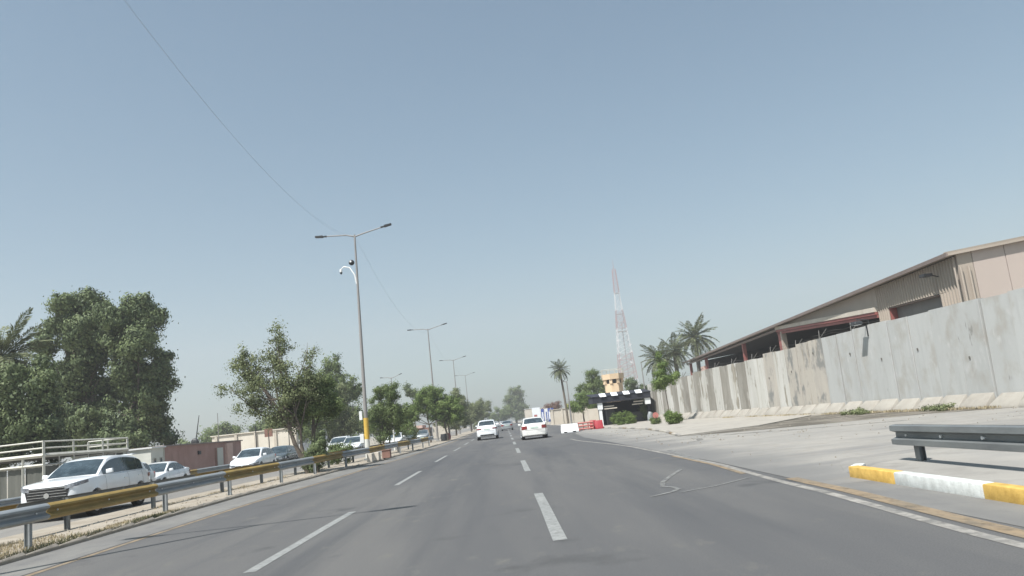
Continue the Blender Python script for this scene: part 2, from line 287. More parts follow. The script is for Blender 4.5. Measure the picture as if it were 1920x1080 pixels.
def tag(o, label=None, cat=None, group=None, kind=None):
    if label: o['label'] = label
    if cat: o['category'] = cat
    if group: o['group'] = group
    if kind: o['kind'] = kind
    return o
def thing(name, label, cat, loc=(0, 0, 0), rz=0, group=None):
    o = bpy.data.objects.new(name, None); COL.objects.link(o); o.location = loc; o.rotation_euler.z = rz; o.empty_display_size = .2
    return tag(o, label, cat, group)
def inst(me, name, parent, loc=(0, 0, 0), rot=(0, 0, 0), sc=(1, 1, 1)):
    o = bpy.data.objects.new(name, me); COL.objects.link(o); o.parent = parent; o.location = loc; o.rotation_euler = rot; o.scale = sc
    return o
def copy_tree(o, parent=None):
    c = o.copy(); COL.objects.link(c)
    if parent: c.parent = parent
    for ch in [k for k in COL.objects if k.parent == o]: copy_tree(ch, c)
    return c
def interp(tab, y):
    if y <= tab[0][0]: return tab[0][1]
    for (a, va), (b, vb) in zip(tab, tab[1:]):
        if y <= b:
            t = (y-a)/(b-a); t2 = t*t*(3-2*t)
            return va+(vb-va)*t2
    return tab[-1][1]
def strip(name, xl, xr, ys, z, m, parent=None, kind='structure', skirt=0.0):
    """a ground sheet between two edge functions"""
    b = MB(); vs = []; n = 5
    for y in ys:
        a, c = xl(y), xr(y)
        for k in range(n):
            t = k/(n-1); x = a+(c-a)*t; vs.append((x, y, z(x) if callable(z) else z))
    fs = [(i*n+k, i*n+k+1, (i+1)*n+k+1, (i+1)*n+k) for i in range(len(ys)-1) for k in range(n-1)]
    b.add(vs, fs, m)
    if skirt:
        for side in (0, n-1):
            sv = []
            for i in range(len(ys)):
                p = vs[i*n+side]; sv += [p, (p[0], p[1], p[2]-skirt)]
            b.add(sv, [(2*i, 2*i+1, 2*i+3, 2*i+2) for i in range(len(ys)-1)], m)
    o = b.build(name, parent)
    if kind and not parent: o['kind'] = kind
    return o

# ------------------------------------------------------------------ plan of the place (metres; x right of the camera, y ahead)
E = lambda y: interp([(-60, -8.15), (24, -8.25), (34, -7.75), (46, -6.8), (66, -5.9), (100, -5.5), (400, -5.5)], y)       # road side edge of the median
YL = lambda y: interp([(-60, -6.85), (20, -6.85), (34, -6.3), (48, -5.6), (70, -5.1), (100, -4.9), (400, -4.9)], y)       # yellow line
RN = lambda y: E(y) - (0.48 if y < 40 else 0.45)                                                                           # near median rail
W2 = lambda y: interp([(-60, 2.1), (30, 2.1), (60, 1.9), (400, 2.2)], y)
RF = lambda y: RN(y) - interp([(-60, 1.55), (36, 1.55), (60, 1.5), (400, 1.5)], y)                                         # far median rail
EF = lambda y: RF(y) - 1.15                                                                                                # opposite edge of the median
zo = lambda x: 0.0 if x > -13.4 else -0.034*(-13.4-x)
KERB = [(7.3, 80), (7.8, 66), (8.3, 56), (8.5, 48), (8.0, 40), (7.2, 33)]

b = MB()
xs = [-1300, -80, -20.2, -10.5, -9, 40, 1300]; zs = [-.33, -.33, -.30, -.03, -.012, -.012, -.012]
ysg = [-1300, -60, 0, 60, 200, 500, 1300]
b.add([(x, y, z) for y in ysg for x, z in zip(xs, zs)], [(j*7+i, j*7+i+1, (j+1)*7+i+1, (j+1)*7+i) for j in range(6) for i in range(6)], Mt['ground'])
tag(b.build('ground'), kind='structure')
ys = list(np.arange(-40, 60, 2.0)) + list(np.arange(60, 420, 8.0))
road = strip('road', lambda y: YL(y)-.2, lambda y: 4.75 if y < 12 else interp([(12, 4.75), (20, 8.1), (60, 8.2), (80, 7.4), (400, 7.4)], y), ys, 0.0, Mt['asphalt'])
strip('gutter', lambda y: E(y)-.02, lambda y: YL(y)-.12, ys, 0.004, Mt['gutter'])
strip('gutter', lambda y: 4.42, lambda y: 5.14, list(np.arange(-40, 13.2, 2)), 0.004, Mt['gutter'])
strip('median', lambda y: EF(y), lambda y: E(y), ys, 0.055, Mt['soil'], skirt=.2)
strip('opposite_road', lambda y: -19.6, lambda y: EF(y)-.02, ys, lambda x: zo(x)+.012, Mt['asphalt_far'])
# forecourt on the right, the wedge of damp dirt and the dusty pavement beyond
def flat(name, pts, z, m, th=None):
    bb = MB(); bb.poly([(x, y, z) for x, y in pts], m, th); o = bb.build(name); o['kind'] = 'structure'; return o
flat('forecourt', [(4.46, 11.5), (30, 11.5), (30, 40.5), (15.3, 40.5), (11.0, 35.0), (7.15, 33.0), (8.1, 40.5), (8.6, 48), (8.4, 56), (7.7, 67), (6.6, 66), (5.0, 58), (4.45, 46), (4.55, 36), (4.58, 26), (4.6, 18)], 0.006, Mt['apron'])
flat('dirt_strip', [(7.3, 32.7), (9.6, 31.0), (12.0, 30.0), (15.2, 29.0), (17.6, 26.0), (17.2, 38.4), (15.2, 39.6), (11.0, 34.5)], 0.011, Mt['dirt'])
flat('pavement', [(7.2, 33.1), (11.0, 34.6), (15.3, 39.8), (22, 39.8), (22, 120), (7.4, 120)]+[(x+.14, y) for x, y in KERB[:-1]], 0.05, Mt['pavement'], .06)
_is = MB(); _o = [(5.30, -30), (5.30, 11.6), (5.42, 12.2), (5.75, 12.65), (6.3, 12.9), (9, 13.1), (30, 13.1), (30, -30)]; _p = [(5.30, -30), (5.30, 12.3), (5.36, 12.9), (5.7, 13.9), (6.3, 15.4), (9, 16.6), (30, 16.6), (30, -30)]
_is.add([(x, y, .12) for x, y in _o]+[(x, y, .009 if 12.2 < y else .0) for x, y in _p], [tuple(range(8))], Mt['island'])
_is.add([(x, y, .12) for x, y in _o]+[(x, y, .009 if 12.2 < y else .0) for x, y in _p], [(k, k+1, 8+k+1, 8+k) for k in range(6)], Mt['apron'])
_i = _is.build('traffic_island'); _i['kind'] = 'structure'

# painted lines are parts of the road
def line(x0, y0, x1, y1, wd, m, name, wob=0.0):
    bb = MB(); n = max(2, int(abs(y1-y0)/1.0)+1); vs = []
    for i in range(n):
        t = i/(n-1); y = y0+(y1-y0)*t; x = x0+(x1-x0)*t
        e = random.uniform(-wob, wob)
        vs += [(x-wd/2+e, y, .004), (x+wd/2+e*.6, y, .004)]
    bb.add(vs, [(2*i, 2*i+1, 2*i+3, 2*i+2) for i in range(n-1)], m); return bb.build(name, road)
for k in range(-1, 18):
    y = 9.6+12.65*k
    line(-3.12, y, -3.10, y+6.2, .15, Mt['wpaint'], 'lane_dash', .006)
    if y > 0: line(.5, y-.25, .5, y+5.7, .165, Mt['wpaint'], 'lane_dash', .006)
def curve_line(fn, y0, y1, wd, m, name, step=1.0, z=.004):
    bb = MB(); yy = np.arange(y0, y1+.01, step); vs = []
    for y in yy:
        e = random.uniform(-.012, .012); vs += [(fn(y)-wd/2+e, y, z), (fn(y)+wd/2+e*.5, y, z)]
    bb.add(vs, [(2*i, 2*i+1, 2*i+3, 2*i+2) for i in range(len(yy)-1)], m); return bb.build(name, road)
curve_line(YL, -20, 120, .13, Mt['ypaint'], 'edge_line')
WL = lambda y: interp([(-20, 3.9), (6, 3.95), (12, 4.22), (18, 4.5), (28, 4.5), (44, 3.7), (60, 3.2)], y)
curve_line(WL, -20, 46, .13, Mt['wpaint2'], 'edge_line')
curve_line(lambda y: WL(y)+.26, -20, 13.4, .20, Mt['ypaint'], 'edge_line', z=.007)
curve_line(lambda y: WL(y)-.12, 14.6, 22, .10, Mt['ypaint'], 'edge_line', z=.007)
def path_line(pts, wd, m, name='paint_mark'):
    bb = MB(); vs = []
    for i, p in enumerate(pts):
        a = Vector(pts[max(i-1, 0)]); c = Vector(pts[min(i+1, len(pts)-1)]); d = (c-a).normalized(); nrm = Vector((-d.y, d.x))*wd/2
        vs += [(p[0]-nrm.x, p[1]-nrm.y, .0085), (p[0]+nrm.x, p[1]+nrm.y, .0085)]
    bb.add(vs, [(2*i, 2*i+1, 2*i+3, 2*i+2) for i in range(len(pts)-1)], m); return bb.build(name, road)
path_line([(2.15, 12.6), (2.55, 12.95), (2.72, 13.25), (2.72, 13.6), (2.6, 13.95), (2.75, 14.7), (3.1, 15.7), (3.6, 17.0)], .09, Mt['scuff'])
path_line([(2.65, 12.75), (3.3, 13.1), (4.1, 13.85)], .06, Mt['scuff'])
path_line([(4.9, 24.4), (4.65, 22), (4.5, 19.4)], .16, Mt['scuff'])
for k, pts in enumerate([[(5.6, 30.6), (6.6, 30.2), (7.6, 29.0)], [(7.0, 29.3), (6.8, 28.2), (6.3, 27.5)], [(8.2, 30.2), (10.4, 27.9), (13.2, 26.2)]]):
    path_line(pts, .22 if k < 2 else .35, Mt['tire_mark'], 'stain')

# ------------------------------------------------------------------ kerbs
def kerb(pts, z0, h, wd, mats, label, blk):
    root = thing('kerb', label, 'kerb')
    k = 0
    for (x0, y0), (x1, y1) in zip(pts, pts[1:]):
        L = math.hypot(x1-x0, y1-y0); n = max(1, round(L/blk)); 
        for i in range(n):
            a = (x0+(x1-x0)*i/n, y0+(y1-y0)*i/n); c = (x0+(x1-x0)*(i+1)/n, y0+(y1-y0)*(i+1)/n)
            d = Vector((c[0]-a[0], c[1]-a[1])).normalized(); nr = Vector((d.y, -d.x))*wd
            g = .006
            q = [Vector(a)+d*g, Vector(c)-d*g, Vector(c)-d*g+nr, Vector(a)+d*g+nr]
            bb = MB(); top = [(p.x, p.y, z0+h+random.uniform(-.004, .004)) for p in q]
            bb.poly(top, mats[k % len(mats)], h+.02)
            o = bb.build('kerb_stone', root, bevel=.022, smooth=40)
            k += 1
    return root
kp = [(5.12, 14.6-1.98*k) for k in range(0, 1)]
root = thing('kerb', 'raised kerb round the island painted in yellow and white blocks', 'kerb')
segs = [((5.13, 12.25), (5.13, 10.85), 'kerb_y'), ((5.13, 10.84), (5.13, 8.85), 'kerb_w'), ((5.13, 8.84), (5.13, 6.9), 'kerb_y'), ((5.13, 6.89), (5.13, 4.9), 'kerb_w'), ((5.13, 4.89), (5.13, 2.9), 'kerb_y'), ((5.13, 2.89), (5.13, .9), 'kerb_w'),
        ((5.16, 12.27), (5.36, 12.55), 'kerb_w')]
for (a, c, m) in segs:
    d = (Vector(c)-Vector(a)).normalized(); nr = Vector((-d.y, d.x))*.17
    if nr.x < 0 and abs(d.y) > .9: nr = -nr
    if abs(d.y) <= .9: nr = Vector((d.y, -d.x))*.17
    q = [Vector(a), Vector(c), Vector(c)+nr, Vector(a)+nr]
    bb = MB(); bb.poly([(p.x, p.y, .165) for p in q], Mt[m], .19); bb.build('kerb_stone', root, bevel=.02, smooth=40)
kerb(KERB, 0, .09, .14, [Mt['wpaint2'], Mt['kerb_c'], Mt['kerb_c'], Mt['wpaint2'], Mt['ypaint'], Mt['kerb_c']], 'low kerb along the dusty pavement with faded white and yellow blocks', 1.5)
root = thing('kerb', 'low worn kerb edging the sandy median beside the yellow line', 'kerb')
y = 4.0
while y < 70:
    L = 1.0 if y < 40 else 3.0
    bb = MB(); a, c = E(y), E(y+L-.02)
    bb.poly([(a-.01, y, .062), (c-.01, y+L-.02, .062), (c-.07, y+L-.02, .112), (a-.07, y, .062)], Mt['kerb_s'], .08)
    bb.build('kerb_stone', root, bevel=.006); y += L

# ------------------------------------------------------------------ guardrails
PROF = [(0, .31), (.035, .305), (.085, .262), (.085, .225), (.01, .172), (.01, .138), (.085, .085), (.085, .048), (.035, .005), (0, 0)]
PROF2 = [(0, .32), (.03, .32), (.095, .305), (.10, .228), (.012, .196), (.012, .122), (.10, .094), (.095, .015), (.03, 0), (0, 0)]
def beam_mesh(fn, y0, y1, ztop, side, m, PROF=PROF):
    bb = MB(); yy = np.linspace(y0, y1, max(2, int((y1-y0)/1.5)+1)); n = len(PROF); vs = []
    cs = PROF + [(p[0]-.012, p[1]) for p in reversed(PROF)]
    nn = len(cs)
    for y in yy:
        x = fn(y)
        for (dx, dz) in cs: vs.append((x+side*dx, y, ztop-.31+dz))
    fs = [(i*nn+k, i*nn+(k+1) % nn, (i+1)*nn+(k+1) % nn, (i+1)*nn+k) for i in range(len(yy)-1) for k in range(nn)]
    for i in (0, len(yy)-1):
        for k in range(n-1): fs.append((i*nn+k, i*nn+k+1, i*nn+nn-2-k, i*nn+nn-1-k))
    bb.add(vs, fs, m); return bb
def guardrail(label, fn, joints, cols, posts, zg, ztop, side, group=None, pm='galv', hw=.045):
    root = thing('guardrail', label, 'guardrail', group=group)
    for i, (a, c) in enumerate(zip(joints, joints[1:])):
        o = beam_mesh(fn, a+.01, c-.01, ztop, side, Mt[cols[i % len(cols)]], PROF2 if hw > .06 else PROF).build('beam', root, smooth=35)
        if cols[i % len(cols)] == 'yrail': o['label'] = 'yellow painted beam'
        if a < 30:
            for yb in (a+.35, (a+c)/2, c-.35):
                x = fn(yb)+side*.012
                MB().tube([(x, yb, ztop-.155), (x+side*.02, yb, ztop-.155)], .018, Mt['bolt'], 8).build('bolt', o)
    for y in posts:
        x = fn(y)-side*.10; bb = MB()
        tw = .01
        bb.box((x-.05, y-hw, zg-.1), (x-.05+tw, y+hw, ztop-.03), Mt[pm]); bb.box((x+.05-tw, y-hw, zg-.1), (x+.05, y+hw, ztop-.03), Mt[pm])
        bb.box((x-.05+tw+.001, y-.006, zg-.1), (x+.05-tw-.001, y+.006, ztop-.035), Mt[pm])
        bb.box((min(x+side*.052, fn(y)-side*.014), y-.06, ztop-.26), (max(x+side*.052, fn(y)-side*.014), y+.06, ztop-.05), Mt['galv_dark'])
        bb.build('post', root)
    return root
jn = [1.2, 6.0, 10.7, 15.4, 20.1, 24.9, 29.7, 34.2, 38.7, 43.2, 47.7, 52.2, 56.7, 61.2, 65.7, 70.2]
guardrail('nearer guardrail of the median with yellow and galvanised sections, beside our lanes', RN, jn, ['galv', 'yrail'], [4.5, 9.9, 15.0, 20.9, 25.6, 30.3, 34.9, 39.6, 44.3, 49.0, 53.5, 58.2, 63.0, 67.5], 0.05, .82, 1, 'guardrails of the median')
guardrail('farther guardrail of the median seen from behind, next to the oncoming cars', RF, [y+1.8 for y in jn], ['galv_dark', 'galv_dark', 'yrail'], [8.5, 13.3, 18.8, 23.3, 28.3, 32.0, 36.5, 41.0, 45.6, 50.2, 54.8, 59.4, 64], .05, .80, -1, 'guardrails of the median', pm='galv_dark')
guardrail('guardrail on the far side of the oncoming lanes, before the cabins', lambda y: -20.0, [20+4.6*k for k in range(14)], ['yrail', 'galv', 'galv'], [22+4.6*k for k in range(13)], -.28, .52, 1)
gr = guardrail('short low grey guardrail with bright bolts on the painted island', lambda y: 6.2, [-1.0, 3.4, 8.0, 12.75], ['galv_dark', 'galv_dark', 'galv_dark'], [0.6, 4.0, 8.1, 12.3], .12, .67, -1, pm='galv_dark', hw=.07)
o = MB()
for sgn in (0,):
    o.tube([(6.2, 12.76, .36), (6.2, 12.85, .36)], .02, Mt['galv_dark'])
for yb in (11.4, 10.4, 9.4, 8.9):
    MB().tube([(6.185, yb, .515), (6.16, yb, .515)], .024, Mt['bolt'], 8).build('bolt', gr)

# ------------------------------------------------------------------ street lamps
def street_lamp(label, x, y, h, armL=2.3, armR=2.2, lean=0.0, rx=None, zg=.1, extra=False, group='double street lamps along the median', cat='street lamp'):
    root = thing('street_lamp', label, cat, (x, y, zg), 0, group)
    h -= zg
    n = 10; pb = MB(); pts = [(lean*(i/n), 0, h*i/n) for i in range(n+1)]
    pb.tube(pts, [.125-.075*i/n for i in range(n+1)], Mt['pole'], 10); pb.build('pole', root, smooth=60)
    MB().box((-.2, -.2, -.02), (.2, .2, .06), Mt['galv']).build('base_plate', root)
    for s, L in ((-1, armL), (1, armR)):
        if not L: continue
        up = .10 if s < 0 else .42
        am = MB(); am.tube([(lean, 0, h-.12), (lean+s*.5, 0, h+.02), (lean+s*L*.75, 0, h+up*.7)], [.045, .04, .032], Mt['pole'], 8); am.build('arm', root, smooth=60)
        hd = MB(); a = Vector((lean+s*L*.72, 0, h+up*.68)); c = Vector((lean+s*L, 0, h+up))
        d = (c-a); nz = Vector((0, 0, 1))
        for q0, q1, wy, hz in ((0, .35, .09, .07), (.35, 1.05, .15, .10)):
            p0, p1 = a+d*q0, a+d*q1
            hd.add([p0+Vector((0, -wy, -hz/2)), p0+Vector((0, wy, -hz/2)), p0+Vector((0, wy, hz/2)), p0+Vector((0, -wy, hz/2)), p1+Vector((0, -wy*.8, -hz/2)), p1+Vector((0, wy*.8, -hz/2)), p1+Vector((0, wy*.8, hz/3)), p1+Vector((0, -wy*.8, hz/3))],
                   [(0, 1, 2, 3), (4, 5, 6, 7), (0, 1, 5, 4), (1, 2, 6, 5), (2, 3, 7, 6), (3, 0, 4, 7)], Mt['dark'])
        hd.build('lamp_head', root)
    if extra:
        MB().tube([(0, 0, .08), (0, 0, 1.15)], [.15, .148], Mt['polewhite'], 12, cap=False).build('white_band', root, smooth=60)
        MB().tube([(lean*.09, 0, 1.15), (lean*.17, 0, 2.35)], [.147, .143], Mt['poleyellow'], 12, cap=False).build('yellow_band', root, smooth=60)
        bx = MB(); bx.box((-.36, -.12, .95), (-.15, .12, 1.45), Mt['white']); bx.build('meter_box', root, bevel=.015)
        bx = MB(); bx.box((-.33, -.05, 2.25), (-.16, .06, 2.75), Mt['white']); bx.build('junction_box', root, bevel=.015)
        # camera arm
        am = MB(); zz = 11.1; lx = lean*zz/h
        am.tube([(lx-.06, 0, zz-.9), (lx-.14, 0, zz-.35), (lx-.42, 0, zz+.12), (lx-.75, 0, zz+.20), (lx-.92, 0, zz+.05)], [.05, .045, .04, .035, .03], Mt['white'], 8); am.build('camera_arm', root, smooth=60)
        cm = MB(); cm.tube([(lx-.93, 0, zz+.08), (lx-.93, 0, zz-.06), (lx-.93, 0, zz-.12)], [.06, .09, .07], Mt['white'], 10); cm.tube([(lx-.93, 0, zz-.12), (lx-.93, 0, zz-.20), (lx-.93, 0, zz-.24)], [.075, .06, .02], Mt['dark'], 10)
        cm.build('dome_camera', root, smooth=60)
        s = bpy.data.meshes.new('siren'); bm = bmesh.new(); bmesh.ops.create_uvsphere(bm, u_segments=14, v_segments=10, radius=.17); bm.to_mesh(s); bm.free(); s.materials.append(Mt['dark'])
        s.polygons.foreach_set('use_smooth', [True]*len(s.polygons))
        inst(s, 'round_sensor', root, (lx-.27, -.02, 11.5))
        MB().tube([(lx-.30, -.16, 11.54), (lx-.30, -.21, 11.54)], .06, Mt['white'], 10).build('sensor_lens', root)
    return root
street_lamp('tall double street lamp with yellow and white bands and a camera arm on its pole', -7.9, 46, 13.28, lean=.2, extra=True)
street_lamp('double street lamp second in the row, rising from the median trees', -7.58, 90, 12.72)
street_lamp('hazy double street lamp third in the row along the median', -7.5, 134, 12.55)
street_lamp('faint double street lamp farthest along the median', -7.6, 178, 12.5)
street_lamp('street lamp just outside the left edge that throws a thin shadow on the road', -10.1, 9.4, 12.9, armL=2.6, armR=2.6)
street_lamp('slim white lamp post with a yellow sign beside the single palm', 7.7, 92, 5.2, armL=.4, armR=0, group=None, zg=0)
street_lamp('small lamp post behind the pale end of the blast wall', 20.2, 112, 7.6, armL=0, armR=1.8, group=None, zg=0)
street_lamp('distant lamp post over the small white canopy left of the median trees', -16, 118, 9.6, armL=1.6, armR=1.6, group=None, zg=-.3)
bb = MB(); bb.box((7.1, 91.9, 3.0), (7.62, 91.96, 3.75), Mt['yellowsign']); bb.build('sign_panel', [o for o in COL.objects if o.get('label', '').startswith('slim white lamp')][0])
# cables
def cable(label, dx, dz):
    bb = MB()
    P = [(-7.55, 9.4, 12.75, 1.75), (-7.7, 46, 13.1, 1.7), (-7.58, 90, 12.5, 1.2), (-7.5, 134, 12.3, 1.2), (-7.6, 178, 12.3, 0)]
    P = [(-7.6, -25, 12.6, 1.5)] + P
    pts = []
    for (x0, y0, z0, s), (x1, y1, z1, _) in zip(P, P[1:]):
        for i in range(14):
            t = i/14; pts.append((x0+(x1-x0)*t+dx, y0+(y1-y0)*t, z0+(z1-z0)*t-4*s*t*(1-t)+dz))
    pts.append((P[-1][0]+dx, P[-1][1], P[-1][2]+dz))
    bb.tube(pts, .0026, Mt['cable'], 5, cap=False); tag(bb.build('overhead_cable'), label, 'cable', 'pair of thin overhead cables')
cable('upper of two thin overhead cables sagging to the tall street lamp', 0, 0)
cable('lower of two thin overhead cables sagging to the tall street lamp', .16, -.22)

# ------------------------------------------------------------------ vegetation
def quads_mesh(name, C, U, V, tone, m):
    """C centres, U half-length vectors, V half-width vectors"""
    n = len(C); P = np.empty((n, 4, 3), np.float32)
    P[:, 0] = C-U; P[:, 1] = C+V; P[:, 2] = C+U; P[:, 3] = C-V
    me = bpy.data.meshes.new(name); me.vertices.add(n*4); me.vertices.foreach_set('co', P.ravel())
    me.loops.add(n*4); me.loops.foreach_set('vertex_index', np.arange(n*4, dtype=np.int32))
    me.polygons.add(n); me.polygons.foreach_set('loop_start', np.arange(0, n*4, 4, dtype=np.int32)); me.polygons.foreach_set('loop_total', np.full(n, 4, np.int32))
    a = me.attributes.new('tone', 'FLOAT', 'POINT'); a.data.foreach_set('value', np.repeat(np.clip(tone, 0, 1), 4).astype(np.float32))
    me.update(); me.validate(); me.materials.append(m); return me
def runit(rng, n):
    v = rng.normal(size=(n, 3)); return v/np.linalg.norm(v, axis=1)[:, None]
def crown_mesh(name, lobes, n, size, m, seed, clump=.35, ncl=None, hang=0.0, shell=.55, flat=.0):
    rng = np.random.default_rng(seed); lobes = np.array(lobes, float); n = int(n*2.2); size = size*.64
    wgt = (lobes[:, 3]*lobes[:, 4]*lobes[:, 5])**.75; wgt /= wgt.sum()
    ncl = int((ncl or max(20, n//140))*1.25); clump = clump*.86
    li = rng.choice(len(lobes), ncl, p=wgt); d = runit(rng, ncl); rad = 1-(1-shell)*rng.random(ncl)**1.3
    cc = lobes[li, :3]+d*rad[:, None]*lobes[li, 3:6]*(1+.10*rng.normal(size=(ncl, 1)))
    ltone = rng.random(len(lobes)); ctone = .5*rng.random(ncl)+.5*ltone[li]; crad = clump*(.6+.9*rng.random(ncl))
    ci = rng.integers(0, ncl, n); g = rng.normal(size=(n, 3))*.62
    P = cc[ci]+g*crad[ci][:, None]*np.array([1, 1, .75])
    if hang: P[:, 2] -= rng.random(n)**2*hang*(rng.random(ncl)[ci])
    nrm = (P-lobes[li[ci], :3])/lobes[li[ci], 3:6]; nrm /= np.linalg.norm(nrm, axis=1)[:, None]+1e-6
    nc = P-cc[ci]; nc /= np.linalg.norm(nc, axis=1)[:, None]+1e-6
    nrm = .75*nrm+.75*nc+.55*runit(rng, n); nrm /= np.linalg.norm(nrm, axis=1)[:, None]
    h_ = runit(rng, n); h_[:, 2] -= hang*.7; u = np.cross(nrm, np.cross(h_, nrm)); u /= np.linalg.norm(u, axis=1)[:, None]+1e-6
    v = np.cross(nrm, u)
    s = size*(.6+.8*rng.random(n))
    tone = .62*ctone[ci]+.38*rng.random(n)
    return quads_mesh(name, P, u*s[:, None]*.62, v*s[:, None]*.34, tone, m)
def tree(label, x, y, zg, lobes, n, size, leaf, seed, trunks, clump=.35, ncl=None, hang=0, shell=.5, name='tree', cat='tree', group=None, limbs=True, sub=5, core=.62):
    if cat in ('shrub', 'bush') or y > 300: core = .95
    elif -9 < x < -5: core = .92; n = int(n*1.25)
    root = thing(name, label, cat, (x, y, zg), 0, group)
    rs = random.Random(seed*7+1); full = []
    for l in lobes:
        if max(l[3:6]) < .34: full.append(l); continue
        full.append((l[0], l[1], l[2], l[3]*core, l[4]*core, l[5]*core))
        for _ in range(sub):
            d = Vector((rs.gauss(0, 1), rs.gauss(0, 1), rs.gauss(0, 1)+.25)).normalized(); q = rs.uniform(.34, .52); k = rs.uniform(.58, .80)
            full.append((l[0]+d.x*l[3]*k, l[1]+d.y*l[4]*k, l[2]+d.z*l[5]*k, l[3]*q, l[4]*q, l[5]*q))
    me = crown_mesh('crown', full, n, size, LEAF[leaf], seed, clump, ncl, hang, shell)
    inst(me, 'crown', root)
    rnd = random.Random(seed); tb = MB()
    for (bx, by, tx, ty, tz, r) in trunks:
        pts = []; 
        for i in range(6):
            t = i/5; pts.append((bx+(tx-bx)*t+rnd.uniform(-.05, .05)*i*r*6, by+(ty-by)*t+rnd.uniform(-.05, .05)*i*r*6, tz*t))
        pts[0] = (bx, by, -.1)
        tb.tube(pts, [r*(1.15-.12*i) for i in range(6)], Mt['bark'], 8)
        if limbs:
            for l in lobes:
                if rnd.random() < .85:
                    s = Vector(pts[rnd.choice((3, 4, 5))]); e = Vector(l[:3])+Vector((rnd.uniform(-.3, .3)*l[3], rnd.uniform(-.3, .3)*l[4], rnd.uniform(0, .5)*l[5]))
                    mid = (s+e)/2+Vector((0, 0, -.08*(e-s).length))
                    tb.tube([s, mid, e], [r*.5, r*.33, r*.1], Mt['bark'], 6)
                    for _ in range(3):
                        e2 = mid+(e-mid)*rnd.random(); q = e2+Vector((rnd.uniform(-1, 1)*l[3], rnd.uniform(-1, 1)*l[4], rnd.uniform(.1, 1)*l[5]))*.75
                        tb.tube([e2, q], [r*.2, r*.05], Mt['bark'], 5)
    tb.build('trunk', root, smooth=60)
    return root
# tall double-crowned tree on the left, behind the cabins
def rl(rng, cx, cy, cz, sx, sy, sz, k, r):
    return [(cx+rng.uniform(-sx, sx), cy+rng.uniform(-sy, sy), cz+rng.uniform(-sz, sz), r*rng.uniform(.7, 1.2), r*rng.uniform(.7, 1.2), r*rng.uniform(.7, 1.3)) for _ in range(k)]
rng = random.Random(3)
def jit(L, d): return [(a, b+rng.uniform(-d, d), c, q, e*1.15, g) for a, b, c, q, e, g in L]
L1 = jit([(-2.13, 0, 14.28, 1.01, 1.01, 1.06), (-0.58, 0, 14.41, 1.09, 1.09, 1.14), (0.64, 0, 13.26, 1.01, 1.01, 1.06), (-2.98, 0, 13.09, 0.84, 0.84, 0.88), (-1.65, 0, 12.74, 1.26, 1.26, 1.32), (-0.09, 0, 11.93, 1.26, 1.26, 1.32), (-3.12, 0, 11.42, 0.92, 0.92, 0.97), (-1.9, 0, 10.65, 1.26, 1.26, 1.32), (-0.26, 0, 9.85, 1.34, 1.34, 1.41), (1.01, 0, 11.18, 1.09, 1.09, 1.14), (-2.95, 0, 9.3, 1.09, 1.09, 1.14), (-1.52, 0, 8.32, 1.34, 1.34, 1.41), (0.1, 0, 7.52, 1.34, 1.34, 1.41), (-2.65, 0, 7.2, 1.17, 1.17, 1.23), (-1.36, 0, 5.83, 1.42, 1.42, 1.5), (0.25, 0, 5.05, 1.42, 1.42, 1.5), (-2.92, 0, 4.98, 1.34, 1.34, 1.41), (-1.4, 0, 3.6, 1.42, 1.42, 1.5), (0.42, 0, 3.2, 1.34, 1.34, 1.41)], 1.5)
tree('tall dense dark tree behind the steel platform, left one of the pair', -31.1, 62, -.3, L1, 42000, .29, 'dark', 11, [(0, 0, -.5, 0, 7, .3)], clump=.40, ncl=1000, hang=.9, shell=.5, sub=4, core=1.02)
L2 = jit([(-0.0, 0, 13.56, 0.91, 0.91, 0.95), (0.95, 0, 13.59, 0.82, 0.82, 0.87), (-0.56, 0, 12.57, 0.99, 0.99, 1.04), (1.62, 0, 12.67, 0.66, 0.66, 0.69), (0.65, 0, 11.94, 1.15, 1.15, 1.21), (-0.77, 0, 10.93, 1.15, 1.15, 1.21), (0.93, 0, 10.33, 1.07, 1.07, 1.13), (1.64, 0, 9.51, 0.74, 0.74, 0.78), (-0.34, 0, 8.82, 1.24, 1.24, 1.3), (1.47, 0, 8.22, 0.99, 0.99, 1.04), (2.22, 0, 7.52, 0.58, 0.58, 0.61), (0.51, 0, 7.3, 1.24, 1.24, 1.3), (-1.0, 0, 6.65, 1.24, 1.24, 1.3), (1.69, 0, 6.36, 0.91, 0.91, 0.95), (0.77, 0, 5.25, 1.24, 1.24, 1.3), (-0.66, 0, 4.4, 1.32, 1.32, 1.38), (1.34, 0, 4.18, 0.91, 0.91, 0.95), (1.83, 0, 3.25, 0.66, 0.66, 0.69), (0.38, 0, 2.89, 1.15, 1.15, 1.21), (-1.1, 0, 3.05, 1.15, 1.15, 1.21)], 1.5)
tree('tall dense dark tree behind the cream cabin, right one of the pair', -27.9, 61, -.3, L2, 38000, .29, 'dark', 12, [(0, 0, .5, 0, 7, .3)], clump=.40, ncl=950, hang=.8, shell=.5, sub=4, core=1.02)
L3 = jit([(0.15, 0, 7.25, 0.8, 0.8, 0.84), (1.11, 0, 7.6, 0.74, 0.74, 0.78), (1.89, 0, 6.75, 0.74, 0.74, 0.78), (-0.52, 0, 6.56, 0.8, 0.8, 0.84), (0.59, 0, 5.98, 0.92, 0.92, 0.97), (1.64, 0, 5.57, 0.86, 0.86, 0.91), (-0.46, 0, 4.74, 0.99, 0.99, 1.04), (0.73, 0, 4.32, 0.99, 0.99, 1.04), (1.86, 0, 4.19, 0.92, 0.92, 0.97), (-0.02, 0, 3.21, 0.92, 0.92, 0.97), (1.31, 0, 3.06, 0.92, 0.92, 0.97), (-1.4, .5, 5.2, 1.0, 1, 1.1), (-1.6, .4, 3.4, 1.1, 1, 1.2)], .8)
